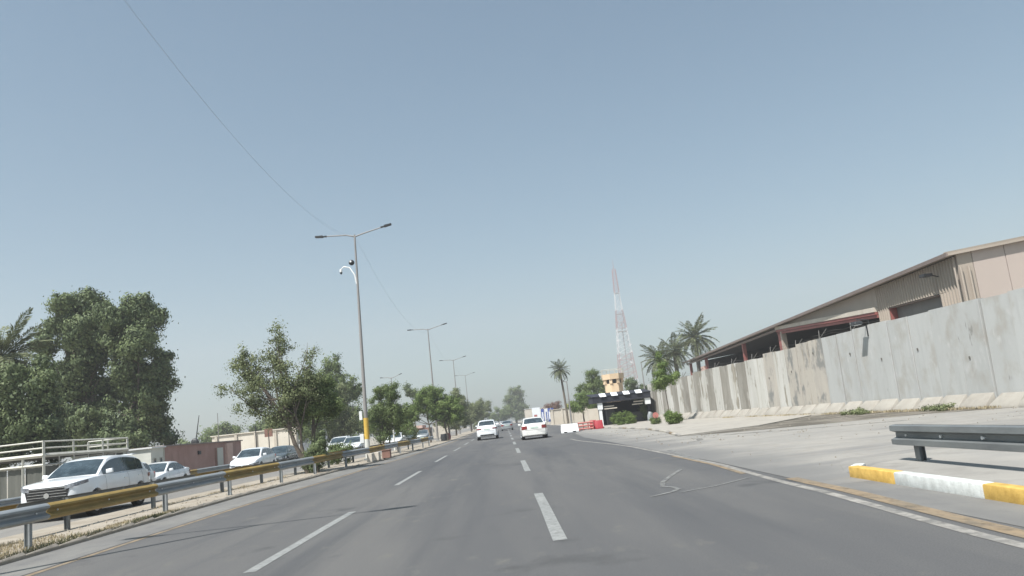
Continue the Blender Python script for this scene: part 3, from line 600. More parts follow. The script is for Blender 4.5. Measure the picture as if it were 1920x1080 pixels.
tree('low spreading dark tree under the palm at the far left', -27.6, 45.6, -.3, L3, 20000, .24, 'dark', 13, [(-1, 0, -1, 0, 3, .22)], clump=.34, ncl=420, hang=1.2, shell=.5, sub=3, core=.9)
L4 = [(-6, 0, 3.6, 5, 3, 3.2), (2, 0, 4.2, 4.6, 3, 3.2), (8, 0, 5.4, 4.5, 3, 3.6), (14, 0, 3.2, 4.5, 3, 3.0), (-13, 0, 2.2, 4.5, 3, 2.2)]
tree('far hazy row of rounded trees beyond the pink wall', -46, 150, -.3, L4, 12000, .55, 'mid', 14, [(0, 0, 0, 0, 3, .2), (8, 0, 8, 0, 3, .2)], clump=.9, ncl=200, shell=.6)
# airy median tree and its darker neighbour
L5 = [(-1.2, 0, 4.3, 1.15, 1.0, 1.0), (.0, 0, 4.9, .95, .9, 1.0), (-2.1, 0, 5.4, .5, .5, .85), (-1.6, 0, 4.9, .7, .6, .7), (-.3, 0, 6.2, .42, .45, .8), (-.1, 0, 5.6, .6, .5, .6), (1.25, 0, 5.2, .40, .45, .8), (1.0, 0, 4.5, .6, .5, .6), (-2.6, 0, 4.1, .45, .4, .4), (-1.6, 0, 3.4, 1.0, .8, .8), (.2, 0, 3.6, 1.35, 1.0, .9), (-.9, 0, 2.8, 1.1, .8, .7), (1.2, 0, 3.7, .8, .8, .8), (-.2, 0, 2.3, 1.0, .8, .6), (-.7, 0, 5.3, .7, .5, .8)]
tree('airy leaning median tree with sparse feathery crown above a white car', -9.75, 36.4, .1, L5, 9000, .115, 'olive', 21, [(.75, .1, -.5, 0, 3.4, .10), (.75, .1, .3, 0, 3.2, .07)], clump=.27, ncl=420, shell=.10)
L6 = [(-.5, 0, 3.3, 1.1, 1.0, .9), (.3, 0, 2.9, 1.0, 1.0, .8), (-.1, 0, 3.9, .8, .9, .6), (.6, .1, 3.6, .6, .8, .6), (-1.1, 0, 2.7, .8, .8, .6)]
tree('dark rounded median tree right beside the airy leaning tree', -8.75, 37.6, .1, L6, 12000, .12, 'mid', 22, [(-.1, 0, -.25, 0, 2.8, .11)], clump=.28, ncl=230, shell=.45)
tree('dark leafy shrub in the median at the foot of the trees', -8.5, 36.2, .1, [(0, 0, .75, .42, .5, .8), (.15, .2, 1.3, .3, .35, .5), (-.3, .3, .5, .4, .4, .5)], 3800, .10, 'dark', 23, [(0, 0, 0, 0, .8, .03)], clump=.16, ncl=70, name='shrub', cat='shrub', limbs=False)
tree('low green shrub behind the median rail right of the dark shrub', -9.4, 45, .1, [(0, 0, .6, .6, .5, .6), (.6, 0, .5, .4, .4, .5)], 1800, .12, 'mid', 24, [(0, 0, 0, 0, .5, .03)], clump=.2, ncl=40, name='shrub', cat='shrub', limbs=False)
# trees across the oncoming lanes
L7 = [(-2.4, 0, 6.2, 2.8, 2, 2.6), (.2, 0, 8.4, 2.6, 2, 2.6), (2.6, 0, 6.8, 2.1, 2, 2.3), (0, 0, 4.2, 3.2, 2, 2.2), (3.6, 0, 4.2, 2.2, 2, 2.2), (-3.6, 0, 3.6, 2.0, 2, 2.0), (.6, 0, 11.0, 1.2, 1.0, 1.6), (-1.2, 0, 8.6, 1.3, 1, 1.4), (2.2, 0, 8.8, 1.2, 1, 1.6), (1.6, 0, 2.6, 3.6, 1.6, 1.6)] + rl(rng, 0, 0, 6, 3, 1.5, 2.6, 8, .9)
tree('broad green tree behind the banded street lamp, across the oncoming lanes', -21.6, 100, -.3, L7, 22000, .28, 'mid', 31, [(0, 0, 0, 0, 5, .22)], clump=.5, ncl=380, shell=.5)
tree('pointed bright green tree just left of the banded street lamp', -17.6, 88, -.3, [(0, 0, 5.2, 1.4, 1.3, 2.0), (.3, 0, 3.2, 1.9, 1.5, 1.8), (-.9, 0, 4.0, 1.2, 1.2, 1.6), (.1, 0, 7.0, .6, .6, .8)], 9000, .22, 'olive', 32, [(0, 0, 0, 0, 3, .12)], clump=.38, ncl=190)
tree('bushy median tree just right of the banded street lamp', -8.15, 56, .1, [(-.6, 0, 3.2, .7, .8, 1.0), (.1, 0, 3.7, .55, .8, 1.0), (.6, 0, 3.4, .5, .8, 1.0), (.1, 0, 2.6, 1.2, .9, .9), (-.9, 0, 2.3, .9, .8, .8), (1.0, 0, 2.5, .8, .8, .9), (.7, 0, 4.1, .4, .5, .6), (-.3, 0, 4.3, .4, .5, .6), (.3, 0, 1.6, .9, .6, .7), (-.3, 0, 1.1, .7, .5, .5)], 9500, .125, 'mid', 33, [(-.3, 0, -.5, 0, 2.4, .06), (0, .1, .3, 0, 2.4, .06)], clump=.26, ncl=220, shell=.4)
tree('round light green shrub beyond the oncoming white car', -13.6, 100, -.2, [(0, 0, 1.5, 1.2, 1, 1.4), (-1, 0, 1.1, 1.0, 1, 1.1), (.8, 0, 1.9, .9, .8, 1.3), (1.8, 0, 1.3, 1.0, .9, 1.3), (-.2, 0, 2.6, .8, .8, 1.0)], 6500, .17, 'fresh', 34, [(0, 0, 0, 0, 1, .05)], clump=.35, ncl=90, name='shrub', cat='shrub', limbs=False)
tree('bright bushy median tree in front of the small kiosks', -7.6, 84, .1, [(-.7, 0, 3.9, 1.4, 1.2, 1.3), (1.0, 0, 4.0, 1.5, 1.2, 1.4), (.2, 0, 4.9, 1.3, 1.1, 1.0), (-1.7, 0, 3.2, 1.1, 1, 1.1), (2.2, 0, 3.4, 1.0, 1, 1.2), (.4, 0, 3.0, 1.8, 1, 1.1), (-2.4, 0, 2.6, 1.1, 1, 1.2), (2.6, 0, 2.6, 1.1, 1, 1.1)], 13000, .19, 'fresh', 35, [(1.6, 0, 1.2, 0, 3.2, .1), (-.2, 0, -.3, 0, 3, .08)], clump=.34, ncl=240, shell=.45)
tree('dark wispy tree poking above the bright median tree', -13.5, 122, -.1, [(0, 0, 7.2, 1.0, .9, .8), (1.3, 0, 6.3, .9, .8, .9), (-.9, 0, 8.2, .6, .6, .5), (.5, 0, 5, 1.2, 1, 1.2)], 3800, .24, 'dark', 36, [(0, 0, 0, 0, 6, .1)], clump=.4, ncl=90, shell=.3)
tree('dark olive median tree with a pointed top after the kiosks', -7.1, 122, .1, [(-.4, 0, 3.6, 1.4, 1.2, 1.6), (.8, 0, 4.0, 1.2, 1.1, 1.7), (.2, 0, 6.0, .6, .6, 1.1), (1.0, 0, 5.6, .4, .5, .7), (.2, 0, 2.2, 1.8, 1.1, 1.4)], 9500, .21, 'olive', 37, [(-.3, 0, -.2, 0, 3.2, .12)], clump=.38, ncl=200)
tree('olive median tree before the last one on the left of the road', -6.6, 160, .1, [(0, 0, 3.4, 2.0, 1.4, 1.8), (1.1, 0, 4.2, 1.4, 1.2, 1.5), (-1, 0, 3.0, 1.4, 1.2, 1.5)], 7000, .27, 'olive', 38, [(0, 0, 0, 0, 3, .12)], clump=.48, ncl=150)
tree('last rounded tree of the median, behind the white crossover', -6.2, 205, .1, [(0, 0, 4.4, 2.2, 1.6, 2.4), (1.5, 0, 4.4, 1.8, 1.4, 2.5), (.4, 0, 6.0, 1.5, 1.2, 1.4), (-1, 0, 2.4, 2.0, 1.4, 2.0)], 6500, .33, 'olive', 39, [(0, 0, 0, 0, 4, .14)], clump=.55, ncl=140)
tree('small dense tree filling the gap right of the banded lamp, across the lanes', -15.2, 98, -.2, [(0, 0, 3.4, 1.5, 1.3, 1.6), (1.2, 0, 2.6, 1.3, 1.2, 1.4), (-1.1, 0, 2.6, 1.3, 1.2, 1.4)], 6500, .2, 'olive', 54, [(0, 0, 0, 0, 2.4, .1)], clump=.36, ncl=150)
tree('tall green tree between the airy tree and the broad tree, across the lanes', -19.6, 84, -.3, [(-1.4, 0, 4.4, 1.6, 1.5, 1.9), (.2, 0, 5.4, 1.6, 1.5, 1.9), (1.4, 0, 4.2, 1.5, 1.4, 1.8), (-.6, 0, 3.0, 2.0, 1.5, 1.5)], 10500, .2, 'mid', 55, [(0, 0, 0, 0, 3.4, .14)], clump=.4, ncl=220, core=.85)
tree('low olive tree after the bright median tree, nearer than the pointed one', -7.2, 104, .1, [(0, 0, 3.0, 1.3, 1.2, 1.4), (.9, 0, 3.6, 1.0, 1, 1.3), (-.8, 0, 2.4, 1.1, 1, 1.2)], 6500, .2, 'mid', 56, [(0, 0, 0, 0, 2.2, .09)], clump=.36, ncl=150)
# end of the road
tree('tall columnar tree at the end of the road', 5.2, 330, 0, [(0, 0, 12.0, 4.0, 3, 3.4), (.8, 0, 8.0, 4.2, 3, 4.0), (-1.8, 0, 9.6, 2.8, 3, 3.2), (1.4, 0, 4.6, 3.6, 3, 3.6), (3.0, 0, 6.2, 2.4, 2.2, 2.4)], 9500, .55, 'dark', 41, [(0, 0, 0, 0, 8, .4)], clump=1.0, ncl=190, shell=.55)
tree('low green tree left of the tall columnar tree at the road end', -1.2, 320, 0, [(0, 0, 3.8, 3.6, 2.4, 3.4), (2.6, 0, 4.8, 2.6, 2.4, 3.2), (-3, 0, 2.6, 2.4, 2, 2.2)], 5200, .5, 'mid', 42, [(0, 0, 0, 0, 3, .2)], clump=.9, ncl=110)
tree('leafless rusty shrub behind the beige roadside wall', 10.3, 175, 0, [(0, 0, 2.8, 2.2, 1.5, 1.5), (1.3, 0, 3.3, 1.3, 1.3, 1.2)], 3000, .24, 'rust', 43, [(0, 0, 0, 0, 2, .08)], clump=.5, ncl=70, name='shrub', cat='shrub')
tree('dense green tree left of the tan watchtower', 12.9, 112, 0, [(0, 0, 5.2, 1.7, 1.6, 1.7), (-.9, 0, 4.2, 1.4, 1.4, 1.5), (1.0, 0, 4.6, 1.4, 1.4, 1.8), (-.3, 0, 3.0, 2.1, 1.6, 1.6), (1.2, 0, 3.2, 1.5, 1.5, 1.6)], 9500, .22, 'mid', 44, [(0, 0, 0, 0, 4, .15)], clump=.4, ncl=190)
tree('lower green tree between the single palm and the guard post', 10.4, 104, 0, [(0, 0, 2.6, 1.4, 1.3, 1.3), (-1, 0, 2.2, 1.0, 1, 1.1), (1.1, 0, 3.0, 1.1, 1.1, 1.3)], 6000, .2, 'fresh', 45, [(0, 0, 0, 0, 2, .1)], clump=.36, ncl=130)
tree('dusty dark tree right of the tan watchtower', 20.0, 122, 0, [(0, 0, 4.4, 1.7, 1.5, 1.7), (1.6, 0, 3.6, 1.4, 1.3, 1.3), (-.4, 0, 2.6, 2.0, 1.4, 1.4)], 5200, .25, 'dark', 46, [(0, 0, 0, 0, 3, .12)], clump=.42, ncl=110)
tree('clipped green hedge bush in front of the guard post', 10.0, 67.5, -.12, [(-.55, 0, .62, .55, .5, .55), (.1, 0, .72, .6, .5, .58), (.7, 0, .62, .5, .5, .52), (-.3, 0, .35, .6, .5, .4), (.6, 0, .3, .6, .5, .36)], 6500, .09, 'fresh', 47, [(0, 0, 0, 0, .5, .03)], clump=.15, ncl=130, name='bush', cat='bush', limbs=False)
tree('small leafy sapling on a thin stem before the blast wall', 12.2, 59.5, .1, [(0, 0, 3.8, .55, .5, .9), (-.35, 0, 3.0, .8, .7, .6), (.4, 0, 3.2, .85, .7, .65), (-.1, 0, 4.9, .25, .25, .45), (.1, 0, 2.7, 1.0, .7, .35)], 5000, .14, 'fresh', 48, [(.15, 0, 0, 0, 2.9, .035)], clump=.24, ncl=90, shell=.2)
tree('bushy oleander with bright leaves at the foot of the blast wall', 10.9, 51.5, -.1, [(0, 0, .5, .38, .38, .42), (-.3, 0, .68, .25, .25, .34), (.3, 0, .55, .28, .28, .32)], 2600, .12, 'fresh', 49, [(0, 0, 0, 0, .4, .03)], clump=.16, ncl=60, name='bush', cat='bush', limbs=False)
o = tree('dark green bush under the red sign near the guard post', 10.6, 56.5, 0, [(0, 0, .28, .36, .3, .26)], 1300, .10, 'mid', 50, [(0, 0, 0, 0, .2, .02)], clump=.14, ncl=30, name='bush', cat='bush', limbs=False)
tree('dark shrub leaning on the left end of the blast wall', 12.9, 73, .1, [(0, 0, .9, .35, .35, .9), (.2, 0, 2.0, .2, .2, .5)], 1600, .12, 'dark', 51, [(0, 0, 0, 0, .8, .03)], clump=.2, ncl=40, name='shrub', cat='shrub', limbs=False)
tree('pale green tuft of weeds at the foot of the grey wall panels', 16.7, 30.3, .0, [(0, 0, .1, .5, .7, .12), (-.2, .6, .08, .3, .4, .1)], 900, .10, 'olive', 52, [(0, 0, 0, 0, .08, .01)], clump=.12, ncl=30, name='weed_tuft', cat='plant', limbs=False)
tree('yellowish tuft of weeds in the damp dirt by the wall', 15.5, 35.3, .0, [(0, 0, .08, .6, .9, .10)], 900, .10, 'olive', 53, [(0, 0, 0, 0, .08, .01)], clump=.14, ncl=30, name='weed_tuft', cat='plant', limbs=False)

# palms: trunk + separate fronds
def frond_mesh(L, droop, seed, nl=46, wl=.34):
    rng = np.random.default_rng(seed); C = []; U = []; V = []; T = []
    def P(t): return np.array([L*(t-.10*t**2), 0, L*(.42*t-droop*t**2.0)])
    for i in range(nl):
        t = .14+.86*i/(nl-1); p = P(t); d = P(min(1, t+.02))-P(t-.02); d /= np.linalg.norm(d)
        ll = wl*L*(.35+1.0*math.sin(math.pi*min(1, (t*.85+.12))))*.42
        for s in (-1, 1):
            o = d*.75+np.array([0, s*1, -.12+rng.normal()*.18])+rng.normal(size=3)*.07; o /= np.linalg.norm(o)
            q = p+o*ll/2; C.append(q); U.append(o*ll/2); wv = np.cross(o, [0, 0, 1.0]+rng.normal(size=3)*.3); wv /= np.linalg.norm(wv); V.append(wv*.030*L/2.6); T.append(rng.random())
    me = quads_mesh('frond', np.array(C), np.array(U), np.array(V), np.array(T), LEAF['palm'])
    bm = bmesh.new(); bm.from_mesh(me)
    vs = []
    for i in range(8):
        t = i/7; p = P(t); r = .035*(1-.8*t)*L/2.6
        vs.append([bm.verts.new(p+np.array(k)*r) for k in ((0, 1, 0), (0, -.5, .87), (0, -.5, -.87))])
    for a, c in zip(vs, vs[1:]):
        for k in range(3): bm.faces.new((a[k], a[(k+1) % 3], c[(k+1) % 3], c[k]))
    bm.to_mesh(me); bm.free(); return me
def palm(label, x, y, zg, h, L, n, seed, skirt=.35, r=.22, lean=0):
    root = thing('palm_tree', label, 'palm tree', (x, y, zg), 0)
    rnd = random.Random(seed); tb = MB(); k = 14
    tb.tube([(lean*(i/k)**1.5, 0, h*i/k-.1) for i in range(k+1)], [r*(1.15-.25*i/k)*(1+.07*(i % 2)) for i in range(k+1)], Mt['palmbark'], 10); tb.build('trunk', root, smooth=50)
    base = [frond_mesh(L, dr, seed+i) for i, dr in enumerate((.22, .36, .50, .68))]
    for i in range(n):
        t = i/n; el = 68-95*t**.85+rnd.uniform(-7, 7)
        me = base[min(3, int(t*4))]
        az = i*137.5+rnd.uniform(-14, 14); s = rnd.uniform(.82, 1.08)
        o = inst(me, 'frond', root, (lean, 0, h-.05-.25*t), (rnd.uniform(-.3, .3), -R(el-22), R(az)), (s, s, s))
    return root
palm('date palm cut by the left edge of the frame', -30.4, 49.0, -.3, 9.0, 3.5, 54, 61)
palm('tall date palm rising behind the warehouse roof', 30.3, 120, 0, 11.0, 4.0, 46, 62, r=.3)
palm('left and lower date palm of the pair near the warehouse', 20.0, 98, 0, 7.0, 3.0, 40, 63, r=.28)
palm('middle date palm leaning against the taller palm', 24.2, 108, 0, 8.4, 3.1, 38, 64, r=.28)
palm('single slender palm standing alone by the beige roadside wall', 9.4, 118, 0, 8.2, 1.9, 44, 65, r=.15, lean=-.35)

# dry grass and pebbles in the median
def scatter_grass(name, n, x0, x1, y0, y1, h, m, seed, zz=.05, dens=None):
    rng = np.random.default_rng(seed)
    k = max(8, n//60); cx = rng.uniform(0, 1, k); cy = rng.uniform(y0, y1, k); ci = rng.integers(0, k, n)
    Y = cy[ci]+rng.normal(size=n)*.25; fx = np.clip(cx[ci]+rng.normal(size=n)*.08, 0, 1)
    xe = np.array([E(v) for v in Y]); X = xe+x0+(x1-x0)*fx
    u = np.stack([rng.normal(size=n)*.5, rng.normal(size=n)*.5, np.ones(n)], 1); u /= np.linalg.norm(u, axis=1)[:, None]
    s = h*(.3+.9*rng.random(n)); C = np.stack([X, Y, zz+u[:, 2]*s*.5], 1)
    v = np.cross(u, runit(rng, n)); v /= np.linalg.norm(v, axis=1)[:, None]
    me = quads_mesh(name, C, u*s[:, None]*.5, v*.006, rng.random(n), m)
    o = bpy.data.objects.new(name, me); COL.objects.link(o); return tag(o, kind='stuff')
tag(scatter_grass('dry_grass', 7000, -1.9, -.12, 10.5, 17.0, .085, Mt['drygrass'], 5), 'dry straw coloured grass on the sandy median beside the near rail post', 'grass')
tag(scatter_grass('dry_grass', 1800, -.7, -.12, 17.0, 21.5, .07, Mt['drygrass'], 7), 'thin dry grass along the road side edge of the median', 'grass')
tag(scatter_grass('weeds', 1500, -.55, -.1, 11.5, 20.5, .10, Mt['weed'], 6), 'thin green weeds along the edge of the sandy median', 'weeds')
tag(scatter_grass('dry_grass', 1500, -2.2, -1.5, 22, 40, .07, Mt['drygrass'], 8), 'sparse dry grass under the farther median rail', 'grass')
rng_ = np.random.default_rng(9); bb = MB()
for i in range(320):
    y = rng_.uniform(11, 34); x = E(y)-rng_.uniform(.12, 1.9); s = rng_.uniform(.008, .03)
    bb.box((x-s, y-s, .05), (x+s, y+s*.8, .055+s*.9), Mt['soil'] if i % 3 else Mt['kerb_c'], rz=rng_.uniform(0, 3), taper=.4)
tag(bb.build('pebbles'), 'small pebbles and clods scattered on the sandy median', 'pebbles', kind='stuff')

rg = np.random.default_rng(77); n_ = 2600
t_ = rg.random(n_); k_ = rg.integers(0, 26, n_); cs = rg.random(26)
Y_ = 27+cs[k_]*26+rg.normal(size=n_)*.35; X_ = 17.6-(Y_-28)*.0818-.75-np.abs(rg.normal(size=n_))*.22
u_ = np.stack([rg.normal(size=n_)*.6, rg.normal(size=n_)*.6, np.ones(n_)], 1); u_ /= np.linalg.norm(u_, axis=1)[:, None]; s_ = .11*(.3+rg.random(n_))
v_ = np.cross(u_, runit(rg, n_)); v_ /= np.linalg.norm(v_, axis=1)[:, None]
o = bpy.data.objects.new('weeds', quads_mesh('weeds', np.stack([X_, Y_, .02+s_*.45], 1), u_*s_[:, None]*.5, v_*.012, rg.random(n_), Mt['drygrass'])); COL.objects.link(o); tag(o, 'dry weeds scattered along the foot of the blast wall', 'weeds', kind='stuff')
bb = MB()
for i in range(420):
    y = rg.uniform(13, 52); x = rg.uniform(5.2, 17.0-(y-28)*.08); s_1 = rg.uniform(.008, .026)*(1.3 if y > 26 else .7)
    if y < 26 and rg.random() < .5: continue
    bb.box((x-s_1, y-s_1, -.0), (x+s_1, y+s_1*.7, .02+s_1*.8), Mt['kerb_s'], rz=rg.uniform(0, 3), taper=.4)
tag(bb.build('stones'), 'loose stones and rubble bits scattered over the dusty forecourt', 'stones', kind='stuff')
# ------------------------------------------------------------------ concrete blast wall
PA = Vector((17.6, 28.0)); DW = (Vector((14.0, 72.0))-PA).normalized()
ang = math.atan2(DW.y, DW.x)     # local x runs along the wall, local -y faces away; wall front is local +y
wall = thing('blast_wall', 'long tall blast wall of concrete panels with flared feet in front of the warehouse', 'wall', (PA.x, PA.y, 0), ang)
PW = 1.5
def panel_mesh(m, h, seed):
    bb = MB(); rnd = random.Random(seed); g = rnd.choice((.006, .018, .03))
    z = [0.62, h]; t = [.17, .12]
    # slab with slightly chamfered vertical edges, front at y=+t
    ring = lambda zz, tt: [(g, -tt, zz), (PW-g, -tt, zz), (PW-g, tt-.008, zz), (PW-g-.008, tt, zz), (g+.008, tt, zz), (g, tt-.008, zz)]
    vs = ring(0.0, .17)+ring(.6, .17)+ring(h, .12); n = 6
    fs = [(i*n+k, i*n+(k+1) % n, (i+1)*n+(k+1) % n, (i+1)*n+k) for i in range(2) for k in range(n)]+[tuple(range(n)), tuple(2*n+k for k in range(n))]
    bb.add(vs, fs, m); o = bb.build('panel', None); me = o.data; bpy.data.objects.remove(o); return me
def foot_mesh():
    bb = MB(); g = .02
    # profile out from the wall: low vertical toe, sloping shoulder; ends cut at a slant
    A = [(g, .171, 0), (PW-g, .171, 0), (PW-g, .66, 0), (g, .66, 0)]
    Bm = [(g, .171, .14), (PW-g, .171, .14), (PW-g-.02, .60, .14), (g+.02, .60, .14)]
    T = [(g+.05, .171, .52), (PW-g-.20, .171, .52), (PW-g-.24, .21, .50), (g+.08, .21, .50)]
    bb.add(A+Bm+T, [(0, 1, 2, 3), (8, 9, 10, 11)]+[(i*4+k, i*4+(k+1) % 4, (i+1)*4+(k+1) % 4, (i+1)*4+k) for i in range(2) for k in range(4)], Mt['tw_foot'])
    o = bb.build('foot', None, bevel=.02, smooth=50); me = o.data; bpy.data.objects.remove(o); return me
FM = foot_mesh()
fin = {}
rnd = random.Random(5)
for i in range(-12, 31):
    s = i*PW; yy = 28+s
    h = 3.88 if yy < 36 else (3.80 if yy < 42 else (3.68 if yy < 47 else (3.5 if yy < 60 else 3.35)))
    if yy < 40: key = 'tw_paint'
    elif yy < 43.5: key = 'tw_beige'
    elif yy < 48: key = 'tw_pale' if i % 3 else 'tw_beige'
    else: key = ('tw_pale', 'tw_dark')[i % 2]
    kk = (key, h)
    if kk not in fin: fin[kk] = panel_mesh(Mt[key], h, i)
    p = inst(fin[kk], 'panel', wall, (s, rnd.uniform(-.035, .035), rnd.uniform(-.03, .03)), (rnd.uniform(-.006, .006), rnd.uniform(-.005, .005), rnd.uniform(-.008, .008)))
    if key == 'tw_beige': p['label'] = 'bare concrete panel with dark stains'
    inst(FM, 'foot', p)
    if yy < 48 and i % 2 == 0:
        nb_ = MB(); x_ = rnd.uniform(.3, 1.2); z_ = rnd.uniform(1.6, 3.1); nb_.box((x_-.035, .155, z_), (x_+.035, .176, z_+.11), Mt['tw_joint']); nb_.build('lifting_notch', p)
jb = MB()
bpy.context.view_layer.update()
def wpt(s, out, z):     # point relative to the wall line (out = towards the road)
    nrm = Vector((-DW.y, DW.x)); p = PA+DW*s+nrm*out
    return Vector((p.x, p.y, z))
# barbed wire on leaning brackets
bw = thing('barbed_wire', 'rusty barbed wire on leaning brackets along the top of the blast wall', 'barbed wire')
for i, s in enumerate([9.2, 12.4, 15.2, 18.6, 21.5, 25.0, 28.3, 32.0, 36, 40]):
    z = 3.9 if s < 14 else (3.7 if s < 19 else (3.52 if s < 32 else 3.37)); bb = MB()
    p = wpt(s, 0, z-.1)
    for q in (-1, 1): bb.beam(p, wpt(s+q*.42, -.25, z+.36), .028, Mt['wire'])
    bb.build('bracket', bw)
for hz, off in ((.15, .2), (.28, .33)):
    pts = []
    for s in np.arange(7, 42, .5):
        z = 3.9 if s < 14 else (3.7 if s < 19 else (3.52 if s < 32 else 3.37))
        pts.append(wpt(s, -.15-off*.4, z-.1+hz+.05*math.sin(s*2.3)))
    MB().tube(pts, .005, Mt['wire'], 4, cap=False).build('wire', bw)
# floodlight on the wall
fl = thing('floodlight', 'dark floodlight on a short arm over the top of the blast wall', 'floodlight', tuple(wpt(7.6, 0, 0)), ang)
bb = MB(); bb.tube([(0, -.05, 3.7), (0, 0, 4.15), (0, .55, 4.2)], .03, Mt['dark'], 8); bb.tube([(0, .13, 3.4), (0, .13, 3.9)], .03, Mt['dark']); bb.build('arm', fl, smooth=60)
bb = MB(); bb.box((-.24, .38, 3.98), (.24, .78, 4.12), Mt['dark'], taper=.2); bb.build('lamp_housing', fl, bevel=.02)
bb = MB(); bb.box((-.20, .42, 3.955), (.20, .74, 3.979), Mt['glass']); bb.build('lamp_glass', fl)

# ------------------------------------------------------------------ warehouse
PB = Vector((22.95, 37.9)); DB = Vector((.062, 1.0)).normalized(); NB = Vector((-DB.y, DB.x))   # NB points to the road
def bp(s, z, out=0.0):
    p = PB+DB*s+NB*out; return (p.x, p.y, z)
wh = thing('warehouse', 'long beige and pinkish metal warehouse with an open red framed bay behind the blast wall', 'warehouse')
EV = 7.1
def wpoly(pts, m, name, out=0, th=.08, label=None):
    bb = MB(); bb.poly([bp(s, z, out) for s, z in pts], m, th, d=(NB.x, NB.y, 0)); o = bb.build(name, wh)
    if label: o['label'] = label
    return o
# upper side wall: smooth part, tapering away
wpoly([(9.97, EV-.12), (9.97, 5.80), (13, 5.97), (20, 6.35), (31.2, 6.96), (31.2, EV-.08)], Mt['beige'], 'fascia_wall', label='smooth beige wall above the open bay')
# corrugated band near the corner, built rib by rib
def ribbed(s0, s1, zb0, zb1, zt, name, pitch=.30):
    bb = MB(); n = int((s1-s0)/pitch)
    for i in range(n):
        a = s0+i*pitch
        prof = [(0, 0), (.10, 0), (.135, .08), (.205, .08), (.24, 0), (pitch, 0)]
        for (u, o1), (v, o2) in zip(prof, prof[1:]):
            sa, sb = a+u, a+v
            za = zb0+(zb1-zb0)*(sa-s0)/(s1-s0); zc = zb0+(zb1-zb0)*(sb-s0)/(s1-s0)
            bb.add([bp(sa, za, o1), bp(sb, zc, o2), bp(sb, zt, o2), bp(sa, zt, o1)], [(0, 1, 2, 3)], Mt['beige'])
    return bb.build(name, wh)
ribbed(0.0, 9.95, 5.38, 5.60, EV-.12, 'ribbed_panel')
ribbed(8.4, 9.95, 0, 0, 5.56, 'ribbed_pier')
ribbed(-.02, 2.1, 0, 0, 5.4, 'ribbed_pier')
# roller shutter opening
wpoly([(2.1, 0), (8.4, 0), (8.4, 5.56), (2.1, 5.42)], Mt['shutter'], 'roller_shutter', out=-.44)
bb = MB(); bb.poly([bp(8.38, 0, 0), bp(8.38, 5.54, 0), bp(8.38, 5.54, -.42), bp(8.38, 0, -.42)], Mt['redsteel'], .03, d=(DB.x, DB.y, 0)); bb.build('door_jamb', wh)
bb = MB(); bb.poly([bp(2.12, 5.40, 0), bp(8.36, 5.54, 0), bp(8.36, 5.54, -.42), bp(2.12, 5.40, -.42)], Mt['trim'], .03); bb.build('lintel', wh)
# open bay: red beam and fascia strip, columns, deep dark interior
def bar(s0, z0, s1, z1, hgt, m, name, o0, o1):
    bb = MB(); bb.add([bp(s0, z0, o0), bp(s1, z1, o0), bp(s1, z1+hgt, o0), bp(s0, z0+hgt, o0), bp(s0, z0, o1), bp(s1, z1, o1), bp(s1, z1+hgt, o1), bp(s0, z0+hgt, o1)],
                      [(0, 1, 2, 3), (7, 6, 5, 4), (0, 4, 5, 1), (1, 5, 6, 2), (2, 6, 7, 3), (3, 7, 4, 0)], m)
    return bb.build(name, wh)
bar(10.0, 5.54, 31.3, 6.72, .28, Mt['cream'], 'fascia_strip', .25, -.02)
bar(10.0, 5.36, 31.3, 6.52, .17, Mt['redsteel'], 'red_beam', .20, -.04)
bar(10.0, 5.16, 31.3, 6.32, .17, Mt['redsteel'], 'red_beam', .10, -.10)
for s, wd, z in ((30.4, .8, 6.5), (44.2, .4, 6.7), (64.8, .4, 6.7), (76.5, .4, 6.7)):
    bb = MB(); a = bp(s, 0, .1); c = bp(s+wd, z, -.35)
    bb.poly([bp(s, -.1, .10), bp(s+wd, -.1, .10), bp(s+wd, z, .10), bp(s, z, .10)], Mt['redsteel'], .35, d=(NB.x, NB.y, 0))
    bb.build('column', wh)
bb = MB(); bb.poly([bp(30.0, -.1, .12), bp(30.38, -.1, .12), bp(30.38, 6.5, .12), bp(30.0, 6.5, .12)], Mt['beige'], .4, d=(NB.x, NB.y, 0)); bb.build('column', wh)
bar(66.0, 4.7, 68.5, 4.7, 1.0, Mt['pinklight'], 'pillar_block', .12, -.3)
bar(31.3, 6.65, 79, 6.65, .18, Mt['trim'], 'eave_beam', .10, -.10)
# eave gutter and roof: low pitch, ridge parallel to the side wall
W_ = 34
roof = MB(); r1 = [bp(-.35, EV, .5), bp(79.5, EV-.05, .5), bp(79.5, EV+W_/2*.09, -W_/2), bp(-.35, EV+W_/2*.09, -W_/2)]
r2 = [bp(-.35, EV+W_/2*.09, -W_/2), bp(79.5, EV+W_/2*.09, -W_/2), bp(79.5, EV, -W_), bp(-.35, EV, -W_)]
roof.poly(r1, Mt['beige'], .10); roof.poly(r2, Mt['beige'], .10); ro = roof.build('roof', wh)
bb = MB(); bb.add([bp(-.4, EV-.14, .51), bp(79.6, EV-.2, .51), bp(79.6, EV+.0, .53), bp(-.4, EV+.05, .53), bp(-.4, EV-.14, .60), bp(79.6, EV-.2, .60), bp(79.6, EV+.0, .62), bp(-.4, EV+.05, .62)],
                  [(0, 1, 2, 3), (7, 6, 5, 4), (0, 4, 5, 1), (1, 5, 6, 2), (2, 6, 7, 3), (3, 7, 4, 0)], Mt['trim']); bb.build('gutter', wh)
